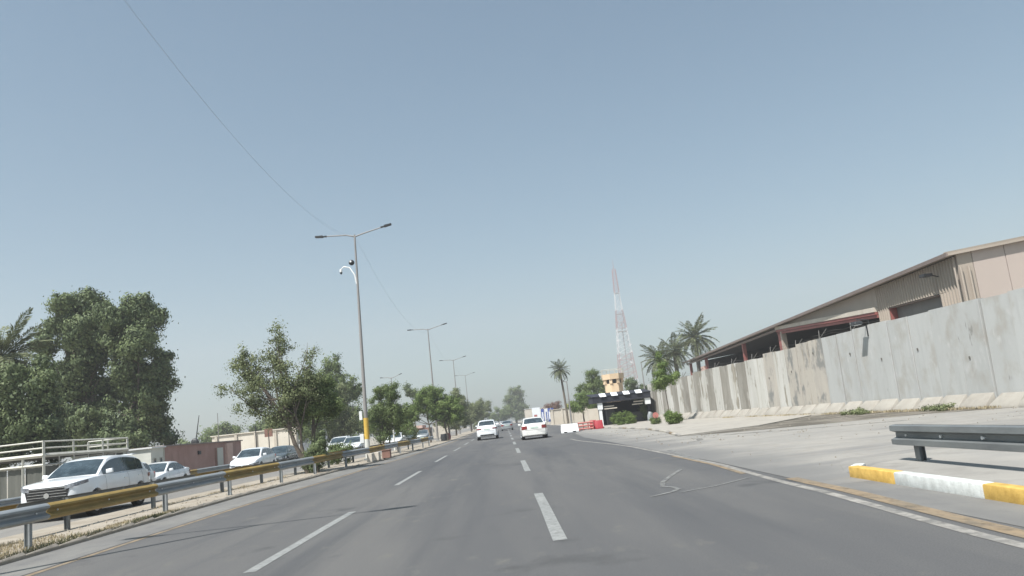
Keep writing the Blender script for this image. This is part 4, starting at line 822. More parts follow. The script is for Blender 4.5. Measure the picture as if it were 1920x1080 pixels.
# inside: near-black back and floor sheets, the bay's shade put into their colour
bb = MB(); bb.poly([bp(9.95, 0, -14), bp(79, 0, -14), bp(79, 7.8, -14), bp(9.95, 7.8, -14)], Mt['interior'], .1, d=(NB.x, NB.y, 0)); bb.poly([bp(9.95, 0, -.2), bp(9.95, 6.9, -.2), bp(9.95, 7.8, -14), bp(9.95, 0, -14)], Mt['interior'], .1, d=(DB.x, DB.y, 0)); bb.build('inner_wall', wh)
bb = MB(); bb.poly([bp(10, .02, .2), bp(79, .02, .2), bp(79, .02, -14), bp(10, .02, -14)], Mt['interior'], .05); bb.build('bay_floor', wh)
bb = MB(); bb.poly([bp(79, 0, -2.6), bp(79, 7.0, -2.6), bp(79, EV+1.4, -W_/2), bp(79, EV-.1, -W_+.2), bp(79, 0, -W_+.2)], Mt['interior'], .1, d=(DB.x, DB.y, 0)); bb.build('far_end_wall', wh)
bb = MB(); bb.poly([bp(10.0, EV-.12, -.35), bp(79, EV-.12, -.35), bp(79, EV+1.2, -W_/2), bp(10.0, EV+1.2, -W_/2)], Mt['interior'], .04); bb.build('ceiling_shade_sheet', wh)  # added dark sheet that paints the roof underside as shaded
# end wall facing the camera, with sheet joints
def gp(t, z, out=0.0):   # t metres away from the road along the end wall; out towards the camera
    p = PB-NB*t-DB*(out); return (p.x, p.y, z)
gt = lambda t: EV+.08+(t*.09 if t < W_/2 else (W_-t)*.09)
xs = [0, .75, 2.35, 6.2, 10.2, 14, 17, 20, 24, 28, 34]
for a, c in zip(xs, xs[1:]):
    bb = MB(); o = .12 if a == 0 else 0
    m = Mt['beige'] if a == 0 else Mt['gable']
    bb.poly([gp(a+.015, 0, .1), gp(c-.015, 0, .1), gp(c-.015, gt(c)-.1, .1), gp(a+.015, gt(a)-.1, .1)], m, .1, d=(-DB.x, -DB.y, 0)); bb.build('end_wall_panel', wh)
bb = MB(); bb.poly([gp(0, 0, -.03), gp(W_, 0, -.03), gp(W_, gt(W_)-.2, -.03), gp(W_/2, gt(W_/2)-.2, -.03), gp(0, gt(0)-.2, -.03)], Mt['trim'], .06, d=(-DB.x, -DB.y, 0)); bb.build('end_wall_backing', wh)
bb = MB()
for a, c in ((-.6, W_/2), ):
    za, zc = gt(a)-.13, gt(c)-.13
    bb.add([gp(a, za, .14), gp(c, zc, .14), gp(c, zc+.20, .14), gp(a, za+.20, .14), gp(a, za, .30), gp(c, zc, .30), gp(c, zc+.20, .33), gp(a, za+.20, .33)],
           [(0, 1, 2, 3), (7, 6, 5, 4), (0, 4, 5, 1), (1, 5, 6, 2), (2, 6, 7, 3), (3, 7, 4, 0)], Mt['beige'])
bb.build('rake_trim', wh)
for t, r in ((-.25, .05), (.05, .06), (.45, .05)):
    MB().tube([gp(t, 0, .22), gp(t, 6.4, .22)], r, Mt['beige'], 8).build('downpipe', wh, smooth=60)
bb = MB(); bb.tube([bp(1.9, 6.3, .03), bp(1.9, 6.45, .5)], .03, Mt['dark']); bb.box((bp(1.9, 0, .65)[0]-.25, bp(1.9, 0, .65)[1]-.2, 6.35), (bp(1.9, 0, .65)[0]+.25, bp(1.9, 0, .65)[1]+.2, 6.5), Mt['dark'], rz=.2); bb.build('wall_lamp', wh)
vn = thing('roof_vent', 'small white roof vent on top of the warehouse end', 'vent', tuple(Vector(bp(2.5, EV+.36, -3.6))))
MB().tube([(0, 0, -.1), (0, 0, .15), (0, 0, .2), (0, 0, .3)], [.2, .2, .35, .1], Mt['white'], 12).build('cowl', vn, smooth=50)

# ------------------------------------------------------------------ left side: steel deck, cabins, walls
fr = thing('steel_platform', 'cream steel platform with railings and grey sheet walls before the big trees', 'platform', (-21.5, 37.8, -.3))
ZT = [3.12, 2.83, 2.47, 2.05]
def frail(p, q, z, wd, name='rail'):
    MB().beam((p[0], p[1], z), (q[0], q[1], z), wd, Mt['frame']).build(name, fr)
c0, cL, cB, cBL = (0, 0), (-6.5, .9), (0, 8.3), (-2.2, 8.3)
for p, q in ((c0, cL), (c0, cB), (cBL, cB)):
    for z in (3.10, 2.80): frail(p, q, z, .055)
for p, q in ((c0, cL), (c0, cB), (cBL, cB), (cL, (-6.5, 8.3))):
    frail(p, q, 2.46, .14, 'deck_beam'); 
frail(c0, cL, 2.02, .09, 'beam'); frail(c0, cB, 2.02, .06, 'beam')
MB().poly([(0, 0, 2.42), (0, 8.3, 2.42), (-6.5, 8.3, 2.42), (-6.5, .9, 2.42)], Mt['mesh'], .05).build('deck', fr)
for (px, py), h, wd in ((c0, 3.15, .10), ((0, 2.6), 3.1, .07), ((0, 5.5), 3.1, .07), (cB, 3.15, .09), ((-1.05, .15), 2.46, .09), ((-2.4, .33), 2.46, .07), ((-4.4, .6), 3.1, .08), (cL, 3.12, .09), (cBL, 3.1, .09), ((-1.1, 8.3), 3.1, .07), ((0, 1.3), 2.4, .05), ((0, 4.0), 2.4, .05), ((0, 6.9), 2.4, .05)):
    MB().beam((px, py, -.02), (px, py, h), wd, Mt['frame']).build('post', fr)
def sheet(p, q, z0, z1, name='sheet_panel', n=None):
    L = math.hypot(q[0]-p[0], q[1]-p[1]); n = n or int(L/.9)
    d = Vector((q[0]-p[0], q[1]-p[1]))/L; nr = Vector((d.y, -d.x))
    for i in range(n):
        a = Vector(p)+d*(L*i/n+.02); bb = MB(); m = 5; wd = (L/n-.04)/m
        vs = []
        for k in range(m+1):
            for z in (z0, z1):
                s = a+d*wd*k+nr*(.02 if k % 2 else 0); vs.append((s.x, s.y, z))
        bb.add(vs, [(2*k, 2*k+2, 2*k+3, 2*k+1) for k in range(m)], Mt['mesh']); bb.build(name, fr)
sheet((-.12, .12), (-6.4, 1.0), 0, 2.0); sheet((-.14, .2), (-.14, 8.1), 0, 1.96); sheet((-2.2, 8.1), (-.14, 8.1), 0, 2.3)

def block(name, label, cat, x0, y0, x1, y1, z0, z1, m, trim=None, group=None):
    t = thing(name, label, cat, ((x0+x1)/2, (y0+y1)/2, z0), 0, group); hx, hy, h = (x1-x0)/2, (y1-y0)/2, z1-z0
    MB().box((-hx, -hy, -.05), (hx, hy, h), m).build('wall', t)
    if trim: MB().box((-hx-.12, -hy-.12, h+.003), (hx+.12, hy+.12, h+.09), trim).build('roof', t)
    return t, hx, hy, h
t, hx, hy, h = block('site_cabin', 'pale cream site cabin with two narrow windows beside the pink wall', 'cabin', -27, 50.7, -22.2, 52.6, -.32, 2.12, Mt['cabin'], Mt['white'])
for yy in (-.45, .45):
    o = MB().box((hx+.003, yy-.2, .75), (hx+.035, yy+.2, 1.85), Mt['frame']).build('window', t); MB().box((hx+.036, yy-.15, .8), (hx+.045, yy+.15, 1.8), Mt['glass']).build('pane', o)
MB().box((hx+.002, .88, 0), (hx+.05, .95, h), Mt['frame']).build('corner_post', t)
t, hx, hy, h = block('roadside_wall', 'faded pink brown low building wall with a pale door behind the oncoming cars', 'building', -26, 52.75, -22.3, 68.2, -.32, 2.17, Mt['pink'], Mt['trim'])
o = MB().box((hx+.003, 2.0, 0), (hx+.05, 3.2, 2.1), Mt['cabin']).build('door', t)
MB().box((hx+.003, 1.55, 0), (hx+.03, 1.95, 2.1), Mt['brownblock']).build('door_recess', t)
MB().box((hx+.003, 3.7, -.05), (hx+.22, 5.0, 2.4), Mt['pinklight']).build('pillar', t)
MB().box((hx+.003, -1.9, 1.75), (hx+.12, -1.5, 2.0), Mt['dark']).build('wall_lamp', t)
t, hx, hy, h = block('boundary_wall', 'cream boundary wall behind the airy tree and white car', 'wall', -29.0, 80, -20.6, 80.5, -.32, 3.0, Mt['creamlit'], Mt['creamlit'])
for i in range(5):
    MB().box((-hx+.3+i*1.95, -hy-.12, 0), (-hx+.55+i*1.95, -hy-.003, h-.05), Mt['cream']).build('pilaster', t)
block('site_cabin', 'dark grey boxy cabin between the median trees', 'cabin', -25, 99, -21.8, 105, -.32, 3.3, Mt['greyblock'], Mt['greyblock'])
t, hx, hy, h = block('kiosk', 'small brown kiosk with a pale awning beyond the parked dark vehicle', 'kiosk', -15.0, 126, -11.8, 131, -.25, 1.75, Mt['brownblock'], None)
MB().box((-hx-.7, -hy-.8, h+.01), (hx*.4, hy, h+.45), Mt['pinklight']).build('awning', t)
MB().box((-hx-.5, -hy-.7, 0), (-hx-.35, -hy-.55, h), Mt['white']).build('awning_post', t)
MB().box((hx+.003, -1, 0), (hx+.04, 1, 1.7), Mt['dark']).build('doorway', t)
block('kiosk', 'beige block kiosk just right of the brown kiosk', 'kiosk', -10.9, 122, -8.6, 127, -.1, 2.2, Mt['cream'], Mt['cream'])
t = thing('filling_station_canopy', 'small flat white canopy on columns glimpsed left of the median trees', 'canopy', (-18.6, 128, -.3))
MB().box((-4, -3, 4.6), (2.2, 3, 5.3), Mt['cream']).build('roof', t); MB().box((-3.9, -2.9, 4.35), (2.1, 2.9, 4.59), Mt['trim']).build('soffit', t)
for x in (-3, 1.4): MB().box((x-.2, -2.4, 0), (x+.2, -2.0, 4.34), Mt['white']).build('column', t)
t = thing('rooftop_mast', 'black round dish with a leaning mast on the low roof', 'mast', (-23.0, 60.0, 2.05))
s = bpy.data.meshes.new('dish'); bm = bmesh.new(); bmesh.ops.create_uvsphere(bm, u_segments=14, v_segments=10, radius=.30); bm.to_mesh(s); bm.free(); s.materials.append(Mt['dark']); inst(s, 'dish', t, (0, 0, .30), sc=(1, .55, 1))
MB().tube([(.0, 0, .0), (.38, 0, 2.25)], [.05, .025], Mt['dark'], 8).build('mast', t)
t = thing('thin_mast', 'very thin grey pole rising behind the pink wall', 'mast', (-25.5, 72, -.3))
MB().tube([(0, 0, 0), (0, 0, 5.2)], [.05, .03], Mt['pole'], 6).build('pole', t)
for k, (x, y, hh) in enumerate(((-20.8, 67.5, 3.6), (-20.7, 70.8, 3.1), (-21, 78.5, 3.2))):
    t = thing('signpost', ('slim dark signpost left of the white car under the airy tree', 'slim dark post right behind the white car windscreen', 'slim dark post before the cream boundary wall')[k], 'post', (x, y, -.3), group='slim posts by the cream wall')
    MB().tube([(0, 0, 0), (0, 0, hh)], .045, Mt['dark'], 6).build('pole', t)
    if k == 1: MB().box((-.35, -.03, hh-.5), (.35, .03, hh+.2), Mt['brownblock']).build('sign_panel', t)
t = thing('white_post', 'slim white tapered post in the median before the oncoming white car', 'post', (-8.7, 63, .1)); MB().tube([(0, 0, 0), (0, 0, 2.2)], [.09, .05], Mt['polewhite'], 8).build('pole', t)
t = thing('utility_box', 'squat brown utility box standing at the median edge', 'utility box', (-6.75, 45.2, .1)); MB().box((-.2, -.25, 0), (.25, .25, .42), Mt['brownblock']).build('cabinet', t, bevel=.02); MB().box((-.23, -.28, .421), (.28, .28, .46), Mt['brownblock']).build('lid', t)
for k, (x, y) in enumerate(((-7.1, 42.6), (-6.95, 43.9))):
    t = thing('concrete_block', ('pale concrete block under the median rail, left of two', 'pale concrete block under the median rail next to the brown box')[k], 'block', (x-.1, y, .1)); MB().box((-.14, -.35, -.02), (.14, .35, .40), Mt['cream'], taper=.06).build('block', t, bevel=.02)
for k, (x, y) in enumerate(((-6.35, 83), (-6.2, 86.5))):
    t = thing('rubber_barrel', ('dark round barrel at the median edge near the kiosks', 'faded red barrel at the median edge near the kiosks')[k], 'barrel', (x, y, .1)); MB().tube([(0, 0, 0), (0, 0, .35), (0, 0, .7)], [.3, .36, .3], Mt[('dark', 'redfaded')[k]], 12).build('drum', t, smooth=50)

# ------------------------------------------------------------------ right side near the guard post
def jersey(label, x, y, L, rz, m, h=.62, wb=.30, wt=.12, name='road_barrier', slots=False):
    t = thing(name, label, 'barrier', (x, y, 0), rz)
    bb = MB(); pr = [(-wb, 0), (-wb, h*.18), (-wt*1.5, h*.42), (-wt, h), (wt, h), (wt*1.5, h*.42), (wb, h*.18), (wb, 0)]
    vs = [(sx*L/2*(1 if pz < h*.9 else .94), px, pz) for sx in (-1, 1) for px, pz in pr]; n = 8
    bb.add(vs, [tuple(range(n)), tuple(2*n-1-k for k in range(n))]+[(k, (k+1) % n, n+(k+1) % n, n+k) for k in range(n)], m); bb.build('body', t, bevel=.02, smooth=40)
    if slots:
        for q in (-.25, .25): MB().box((q*L-.12, -wb-.012, .03), (q*L+.12, -wb+.05, .12), Mt['dark']).build('lifting_slot', t)
    return t
jersey('white plastic road barrier standing alone on the road before the red ones', 4.95, 61.5, 1.35, R(-4), Mt['white'], h=.66, slots=True)
t = thing('mesh_barrier', 'faded red open barrier panel left of the solid red barrier', 'barrier', (6.45, 64.0, 0), R(-4))
for z in (.12, .36, .60): MB().beam((-.6, 0, z), (.6, 0, z), .09, Mt['redfaded']).build('bar', t)
for x in (-.6, -.2, .2, .6): MB().beam((x, 0, 0), (x, 0, .64), .07, Mt['redfaded']).build('upright', t)
for x in (-.55, .55): MB().box((x-.06, -.25, 0), (x+.06, .25, .05), Mt['redfaded']).build('foot', t)
jersey('solid bright red plastic barrier at the corner of the guard post', 7.45, 63.4, .62, R(-4), Mt['redplastic'], h=.68, wb=.24)
jersey('second bright red plastic barrier tight behind the first', 7.1, 64.4, .55, R(-4), Mt['redplastic'], h=.72, wb=.22)

gp_ = thing('guard_post', 'dark checkpoint shelter with four white boards on its black fascia', 'guard post', (10.7, 72.5, .045))
MB().box((-2.6, -1.0, 2.05), (2.65, 2.6, 2.62), Mt['blackpanel']).build('fascia', gp_)
MB().poly([(-2.65, -1.05, 2.63), (2.7, -1.05, 2.63), (2.8, 2.7, 2.95), (-2.75, 2.7, 2.95)], Mt['blackpanel'], .07).build('roof', gp_)
for x in (-1.65, -.6, .5, 1.6):
    MB().add([(x-.26, -1.17, 2.56), (x+.30, -1.17, 2.56), (x+.20, -1.02, 2.86), (x-.36, -1.02, 2.86), (x-.26, -1.11, 2.54), (x+.30, -1.11, 2.54), (x+.20, -.96, 2.84), (x-.36, -.96, 2.84)], [(0, 1, 2, 3), (7, 6, 5, 4), (0, 4, 5, 1), (1, 5, 6, 2), (2, 6, 7, 3), (3, 7, 4, 0)], Mt['whiteboard']).build('white_board', gp_)
MB().box((-2.2, -.9, 1.45), (-1.75, -.55, 2.04), Mt['white']).build('poster', gp_)
MB().box((-2.12, -.85, 0), (-1.85, -.58, 1.44), Mt['white']).build('column', gp_)
MB().box((2.1, -.9, 1.5), (2.6, -.5, 2.1), Mt['white']).build('poster', gp_)
MB().box((2.35, -.4, 0), (2.6, -.1, 1.49), Mt['blackpanel']).build('column', gp_)
for x0, x1, z in ((-1.6, -.7, 1.62), (-1.6, -.45, 1.42), (1.1, 2.0, 1.78), (.95, 1.9, 1.55)):
    MB().box((x0, -.75, z), (x1, -.6, z+.10), Mt['cream']).build('shelf_beam', gp_)
MB().box((-1.8, 2.3, 0), (2.6, 2.5, 2.04), Mt['blackpanel']).build('back_wall', gp_)
MB().box((-1.3, .2, 0), (-.6, 1.2, 1.35), Mt['dark']).build('booth', gp_)
MB().box((2.601, -.1, 0), (2.68, 2.5, 2.04), Mt['blackpanel']).build('side_wall', gp_)
MB().box((-.4, .5, 0), (2.2, 2.0, .9), Mt['dark']).build('counter', gp_)
t = thing('drum', 'silvery bent drum leaning at the right of the guard post', 'drum', (12.9, 71.0, .05), .3); MB().tube([(0, 0, 0), (.05, 0, .4), (.16, 0, .75)], [.2, .24, .2], Mt['galv'], 12).build('shell', t, smooth=50)
t = thing('red_sign', 'small red round topped sign above the dark bush', 'sign', (10.65, 56.2, .05)); MB().box((-.03, -.02, 0), (.03, .02, .5), Mt['dark']).build('post', t); MB().tube([(0, -.04, .62), (0, .02, .62)], .21, Mt['redfaded'], 14).build('disc', t)

wt = thing('watchtower', 'tan concrete watchtower with dark slots rising behind the guard post', 'watchtower', (13.65, 96, 0))
def hexring(r, z): return [(r*math.cos(R(22.5+45*k)), r*math.sin(R(22.5+45*k)), z) for k in range(8)]
def loft(rings, m, name, par):
    bb = MB(); n = len(rings[0]); vs = [p for r in rings for p in r]
    bb.add(vs, [tuple(range(n)), tuple((len(rings)-1)*n+k for k in range(n))]+[(i*n+k, i*n+(k+1) % n, (i+1)*n+(k+1) % n, (i+1)*n+k) for i in range(len(rings)-1) for k in range(n)], m); return bb.build(name, par)
loft([hexring(1.12, 0), hexring(1.12, 4.45)], Mt['tan'], 'shaft', wt)
loft([hexring(1.05, 4.451), hexring(1.05, 4.95)], Mt['dark'], 'lookout_slot', wt)
for k in range(8):
    a = R(22.5+45*k); MB().box((1.05*math.cos(a)-.17, 1.05*math.sin(a)-.17, 4.45), (1.05*math.cos(a)+.17, 1.05*math.sin(a)+.17, 4.97), Mt['tan'], rz=a).build('mullion', wt)
loft([hexring(1.36, 4.96), hexring(1.42, 5.6)], Mt['tan'], 'parapet', wt)
for k in range(8):
    p = hexring(1.36, 5.6)[k]; MB().beam(p, (p[0], p[1], 6.15), .06, Mt['frame']).build('railing_post', wt)
bb = MB(); q = hexring(1.36, 6.15); bb.tube(q+[q[0]], .03, Mt['frame'], 5, cap=False); bb.build('railing', wt)

# telecom tower
tt = thing('lattice_tower', 'tall red and white lattice telecom tower fading in the haze', 'tower', (129.0, 800, 0))
tt.scale = (2.6, 2.6, 2.56)
Hh = 56
def tw(z): return 4.0-(2.9*z/42) if z < 42 else (1.1-.5*(z-42)/14)
nb = 22
lv = [Hh*(i/nb)**.93 for i in range(nb+1)]
bands = [(0, 9, 'towerwhite'), (9, 21, 'towerred'), (21, 31, 'towerwhite'), (31, 38, 'towerred'), (38, 46, 'towerwhite'), (46, 60, 'towerred')]
for bi, (z0, z1, mm) in enumerate(bands):
    bb = MB()
    for a, c in zip(lv, lv[1:]):
        if not (z0 <= a < z1): continue
        wa, wc = tw(a), tw(c); th = .12 if a < 36 else .085
        ca = [(-wa, -wa), (wa, -wa), (wa, wa), (-wa, wa)]; cc = [(-wc, -wc), (wc, -wc), (wc, wc), (-wc, wc)]
        for k in range(4):
            k2 = (k+1) % 4
            bb.beam((*ca[k], a), (*cc[k], c), th*1.4, Mt[mm]); bb.beam((*ca[k], a), (*cc[k2], c), th*.7, Mt[mm]); bb.beam((*ca[k2], a), (*cc[k], c), th*.7, Mt[mm]); bb.beam((*ca[k], a), (*ca[k2], a), th*.7, Mt[mm])
    o = bb.build('lattice_section', tt); o['label'] = 'red section' if mm == 'towerred' else 'white section'
bb = MB()
for a, c in zip(lv, lv[1:]): bb.beam((0.3, 0, a), (.3, 0, c), .3, Mt['pole']) if a < 34 else None
bb.build('cable_ladder', tt)
for (x, z) in ((-2.4, 20), (2.6, 22), (2.4, 25), (-2.2, 27), (2.0, 18), (-2.8, 13)):
    MB().tube([(x, -1.2, z), (x, -1.8, z)], [.5, .5], Mt['towerwhite'], 12).build('antenna_dish', tt)
for z in (30.5, 37.5, 46): MB().box((-tw(z)-.1, -tw(z)-.1, z), (tw(z)+.1, tw(z)+.1, z+.12), Mt['pole']).build('platform', tt)
MB().tube([(0, 0, 55.5), (0, 0, 60)], [.12, .05], Mt['towerred'], 6).build('lightning_rod', tt)

# far right: beige wall, banners, containers
t, hx, hy, h = block('roadside_wall', 'low beige roadside wall behind the single palm', 'wall', 7.6, 130, 14.6, 130.5, 0, 2.35, Mt['cream'], Mt['cream'])
for i in range(5): MB().box((-hx+.2+i*1.6, -hy-.12, 0), (-hx+.45+i*1.6, -hy-.003, h+.15), Mt['cream']).build('pilaster', t)
t, hx, hy, h = block('roadside_wall', 'pale short wall panel right of the low beige wall', 'wall', 10.2, 96, 12.0, 96.4, 0, 1.75, Mt['cream'], None)
for k, (x0, m, lb) in enumerate(((7.0, 'blue', 'blue banner leftmost of the row by the beige wall'), (7.75, 'white', 'white banner between two blue ones by the beige wall'), (8.35, 'blue', 'second blue banner of the row by the beige wall'), (9.0, 'blue', 'deep blue banner nearest the beige wall'))):
    t = thing('banner', lb, 'banner', (x0, 148+k, 0), group='blue and white banners past the junction')
    MB().box((0, 0, .4), (.52, .05, 2.9), Mt[m]).build('cloth', t); MB().tube([(-.05, .02, 0), (-.05, .02, 3.0)], .04, Mt['white'], 6).build('pole', t)
    MB().box((.15, -.012, .8), (.36, -.002, 2.3), Mt['whiteboard' if m == 'blue' else 'blue']).build('print', t)
t = thing('billboard', 'white roadside board left of the blue banners', 'sign', (5.5, 152, 0)); MB().box((0, 0, .3), (1.5, .12, 3.3), Mt['whiteboard']).build('panel', t)
for x in (.1, 1.3): MB().box((x, .13, 0), (x+.12, .2, 3.2), Mt['galv']).build('post', t)
MB().box((.3, -.012, 1.6), (.9, -.002, 2.0), Mt['redfaded']).build('print', t)
t, *_ = block('far_building', 'pale hazy low building beyond the white board', 'building', 6.5, 235, 15, 245, 0, 4.2, Mt['cream'], Mt['white'])
t, *_ = block('far_building', 'white hazy shed right beside the columnar tree', 'building', 9.3, 300, 17, 310, 0, 4.2, Mt['white'], Mt['white'])

# ------------------------------------------------------------------ vehicles
def lerp(a, b, t): return a+(b-a)*t
def ip(tab, y):
    if y <= tab[0][0]: return tab[0][1]
    for (a, va), (c, vc) in zip(tab, tab[1:]):
        if y <= c: return lerp(va, vc, (y-a)/(c-a))
    return tab[-1][1]
KIND = {
 'suv': dict(L=4.75, W=1.87, wb=2.80, fo=.93, r=.36, zb=.25, top=[(0, .95), (.05, 1.01), (.2, 1.05), (.7, 1.09), (1.30, 1.13), (2.6, 1.12), (4.0, 1.14), (4.45, 1.14), (4.68, 1.04), (4.75, .88)],
     g0=1.22, g1=2.02, g2=4.05, g3=4.55, zr=1.67, roof=[(1.22, 1.12), (1.6, 1.37), (2.02, 1.585), (2.4, 1.655), (2.8, 1.675), (3.3, 1.66), (3.8, 1.61), (4.1, 1.54), (4.35, 1.36), (4.55, 1.13)], pill=(2.95, 3.80), hatch=True),
 'sedan': dict(L=4.62, W=1.79, wb=2.68, fo=.93, r=.325, zb=.20, top=[(0, .58), (.06, .70), (.3, .78), (.8, .85), (1.35, .93), (2.6, .95), (3.7, .99), (4.0, 1.03), (4.5, 1.01), (4.6, .92), (4.62, .75)],
     g0=1.28, g1=2.05, g2=3.15, g3=4.02, zr=1.45, roof=[(1.28, .92), (2.05, 1.38), (2.45, 1.445), (2.9, 1.43), (3.15, 1.39), (4.02, 1.02)], pill=(2.78, 3.45), hatch=False),
 'hatch': dict(L=4.3, W=1.78, wb=2.6, fo=.85, r=.325, zb=.21, top=[(0, .62), (.06, .74), (.3, .84), (.8, .93), (1.15, .99), (2.4, 1.0), (3.7, 1.04), (4.1, 1.04), (4.25, .95), (4.3, .8)],
     g0=1.05, g1=1.85, g2=3.65, g3=4.18, zr=1.50, roof=[(1.05, .98), (1.85, 1.44), (2.3, 1.50), (3.0, 1.49), (3.65, 1.43), (4.18, 1.03)], pill=(2.65, 3.45), hatch=True)}
def car(label, cat, kind, paint, x, y, z, rz, oncoming=False, name=None, badge=False, red=True):
    """local frame: front bumper at y=0, rear at y=L; x across"""
    K = KIND[kind]; L, W = K['L'], K['W']; hw = W/2
    root = thing(name or 'car', label, cat, (x, y, z), rz)
    wtab = [(0, .62), (.03, .73), (.10, .84), (.25, .925), (.5, .975), (.9, 1.0), (L-.9, 1.0), (L-.4, .97), (L-.15, .92), (L-.04, .86), (L, .80)]
    wid = lambda yy: hw*ip(wtab, yy)
    ax = [K['fo'], K['fo']+K['wb']]; ra = K['r']+.055
    ys_ = sorted(set([0, .015, .04, .08, .14, .22, .35, .5, .7, .9, L-.9, L-.6, L-.4, L-.25, L-.15, L-.08, L-.03, L] + [round(a+ra*math.cos(R(k)), 4) for a in ax for k in range(0, 181, 15)] + list(np.arange(1.5, L-1.3, .35))))
    def zbot(yy):
        zz = K['zb'] + (.10 if yy < .05 or yy > L-.05 else (.04 if yy < .2 or yy > L-.2 else 0))
        for a in ax:
            d = abs(yy-a)
            if d < ra: zz = max(zz, K['r']+math.sqrt(max(0, ra*ra-d*d)))
        return zz
    def sec(yy):
        w_, zt, zb = wid(yy), ip(K['top'], yy), zbot(yy); zz = K['zb']; hgt = zt-zz
        cr = .035 if (yy < K['g0'] or yy > K['g3']) else 0
        P = [(0, zb), (w_*.84, zb), (w_*.97, max(zb, zz+.06)), (w_*1.0, max(zb+.001, zz+.30*hgt)), (w_*.995, max(zb+.002, zz+.62*hgt)), (w_*.975, max(zb+.003, zz+.84*hgt)), (w_*.93, zt-.015), (w_*.86, zt+.004), (w_*.5, zt+cr), (0, zt+cr*1.25)]
        return P
    bb = MB(); pm = Mt[paint]; rows = []; vs = []
    for yy in ys_:
        P = sec(yy); ring = [(-px, yy, pz) for px, pz in reversed(P[1:])]+[(px, yy, pz) for px, pz in P]
        # ring runs: top centre(left) ... order: left top -> left bottom -> centre -> right ... right top centre
        rows.append(len(ring)); vs += ring
    n = rows[0]; fs = [(i*n+k, i*n+k+1, (i+1)*n+k+1, (i+1)*n+k) for i in range(len(ys_)-1) for k in range(n-1)]
    fs += [tuple(range(n)), tuple((len(ys_)-1)*n+k for k in range(n))]
    bb.add(vs, fs, pm)
    # greenhouse shell
    G0, G1, G2, G3 = K['g0'], K['g1'], K['g2'], K['g3']
    gy = sorted(set([G0, G3, G1, G2]+[round(v, 3) for v in np.linspace(G0, G3, 18)]))
    zr = lambda yy: ip(K['roof'], yy)
    zbel = lambda yy: ip(K['top'], yy)-.012
    def hwt(yy):
        t = min(1, max(0, (zr(yy)-zbel(yy))/(K['zr']-zbel(yy)-.02))); return lerp(wid(yy)*.86, hw*.70, t)
    vs = []
    for yy in gy:
        wbm, wt_, zbm, zt = wid(yy)*.875, hwt(yy), zbel(yy), max(zr(yy), zbel(yy)+.004)
        hh = zt-zbm
        vs += [(-wbm, yy, zbm), (-lerp(wbm, wt_, .86), yy, zbm+hh*.86), (-wt_+.03, yy, zt-.012*min(1, hh*5)), (-wt_*.6, yy, zt+.018*min(1, hh*4)), (0, yy, zt+.026*min(1, hh*4)), (wt_*.6, yy, zt+.018*min(1, hh*4)), (wt_-.03, yy, zt-.012*min(1, hh*5)), (lerp(wbm, wt_, .86), yy, zbm+hh*.86), (wbm, yy, zbm)]
    n = 9; fs = [(i*n+k, i*n+k+1, (i+1)*n+k+1, (i+1)*n+k) for i in range(len(gy)-1) for k in range(n-1)]
    bb.add(vs, fs, pm)
    bb.build('body', root, smooth=38)
    # underbody
    MB().box((-hw*.80, .25, K['zb']+.02), (hw*.80, L-.25, K['r']+.30), Mt['black']).build('underbody', root)
    # side glass
    def sp(side, yy, s, off=.010):
        wbm, wt_, zbm, zt = wid(yy)*.875, hwt(yy), zbel(yy), zr(yy); return (side*(lerp(wbm, wt_, s)+off), yy, zbm+(zt-zbm)*s)
    p1, p2 = K['pill']
    def a_lim(yy): return yy
    for side in (-1, 1):
        for (a, c) in ((G0+.30, p1-.008), (p1+.008, p2-.008), (p2+.010, G3-(.36 if K['hatch'] else .34))):
            if c-a < .15: continue
            g = MB(); m_ = 7; vv = []
            for i in range(m_+1):
                yy = lerp(a, c, i/m_); vv += [sp(side, yy, .07), sp(side, yy, .46), sp(side, yy, .85)]
            g.add(vv, [(3*i+k, 3*i+k+1, 3*i+3+k+1, 3*i+3+k) for i in range(m_) for k in (0, 1)], Mt['glass']); g.build('side_window', root, smooth=60)
        # door seams and handles
        for yy in (G0+.28, p1, p2+.12):
            P = sec(yy); g = MB(); vv = []
            for (px, pz) in P[2:7]: vv += [(side*(px+.004), yy-.006, pz), (side*(px+.004), yy+.006, pz)]
            g.add(vv, [(2*i, 2*i+1, 2*i+3, 2*i+2) for i in range(4)], Mt['dark']); g.build('door_seam', root)
        for yy in (p1-.22, p2-.12):
            px = wid(yy)*.985; zz = ip(K['top'], yy)-.17
            MB().box((side*px-.02, yy-.09, zz-.015), (side*px+.02, yy+.09, zz+.02), pm).build('door_handle', root, bevel=.008)
        # mirror
        yy = G0+.42; mx = wid(yy)*.90; zz = ip(K['top'], yy)+.07
        g = MB(); g.add([(side*(mx+a_), yy+b_, zz+c_) for a_, b_, c_ in ((.02, -.05, -.05), (.22, -.03, -.04), (.22, .05, -.03), (.02, .05, -.05), (.02, -.05, .07), (.20, -.03, .09), (.20, .05, .09), (.02, .05, .07))],
                        [(3, 2, 1, 0), (4, 5, 6, 7), (0, 1, 5, 4), (1, 2, 6, 5), (2, 3, 7, 6), (3, 0, 4, 7)], pm); g.build('wing_mirror', root, bevel=.015, smooth=60)
        # sill
        MB().box((side*hw*.93-.02, ax[0]+ra+.05, K['zb']-.03), (side*hw*.93+.02, ax[1]-ra-.05, K['zb']+.05), Mt['black']).build('sill', root)
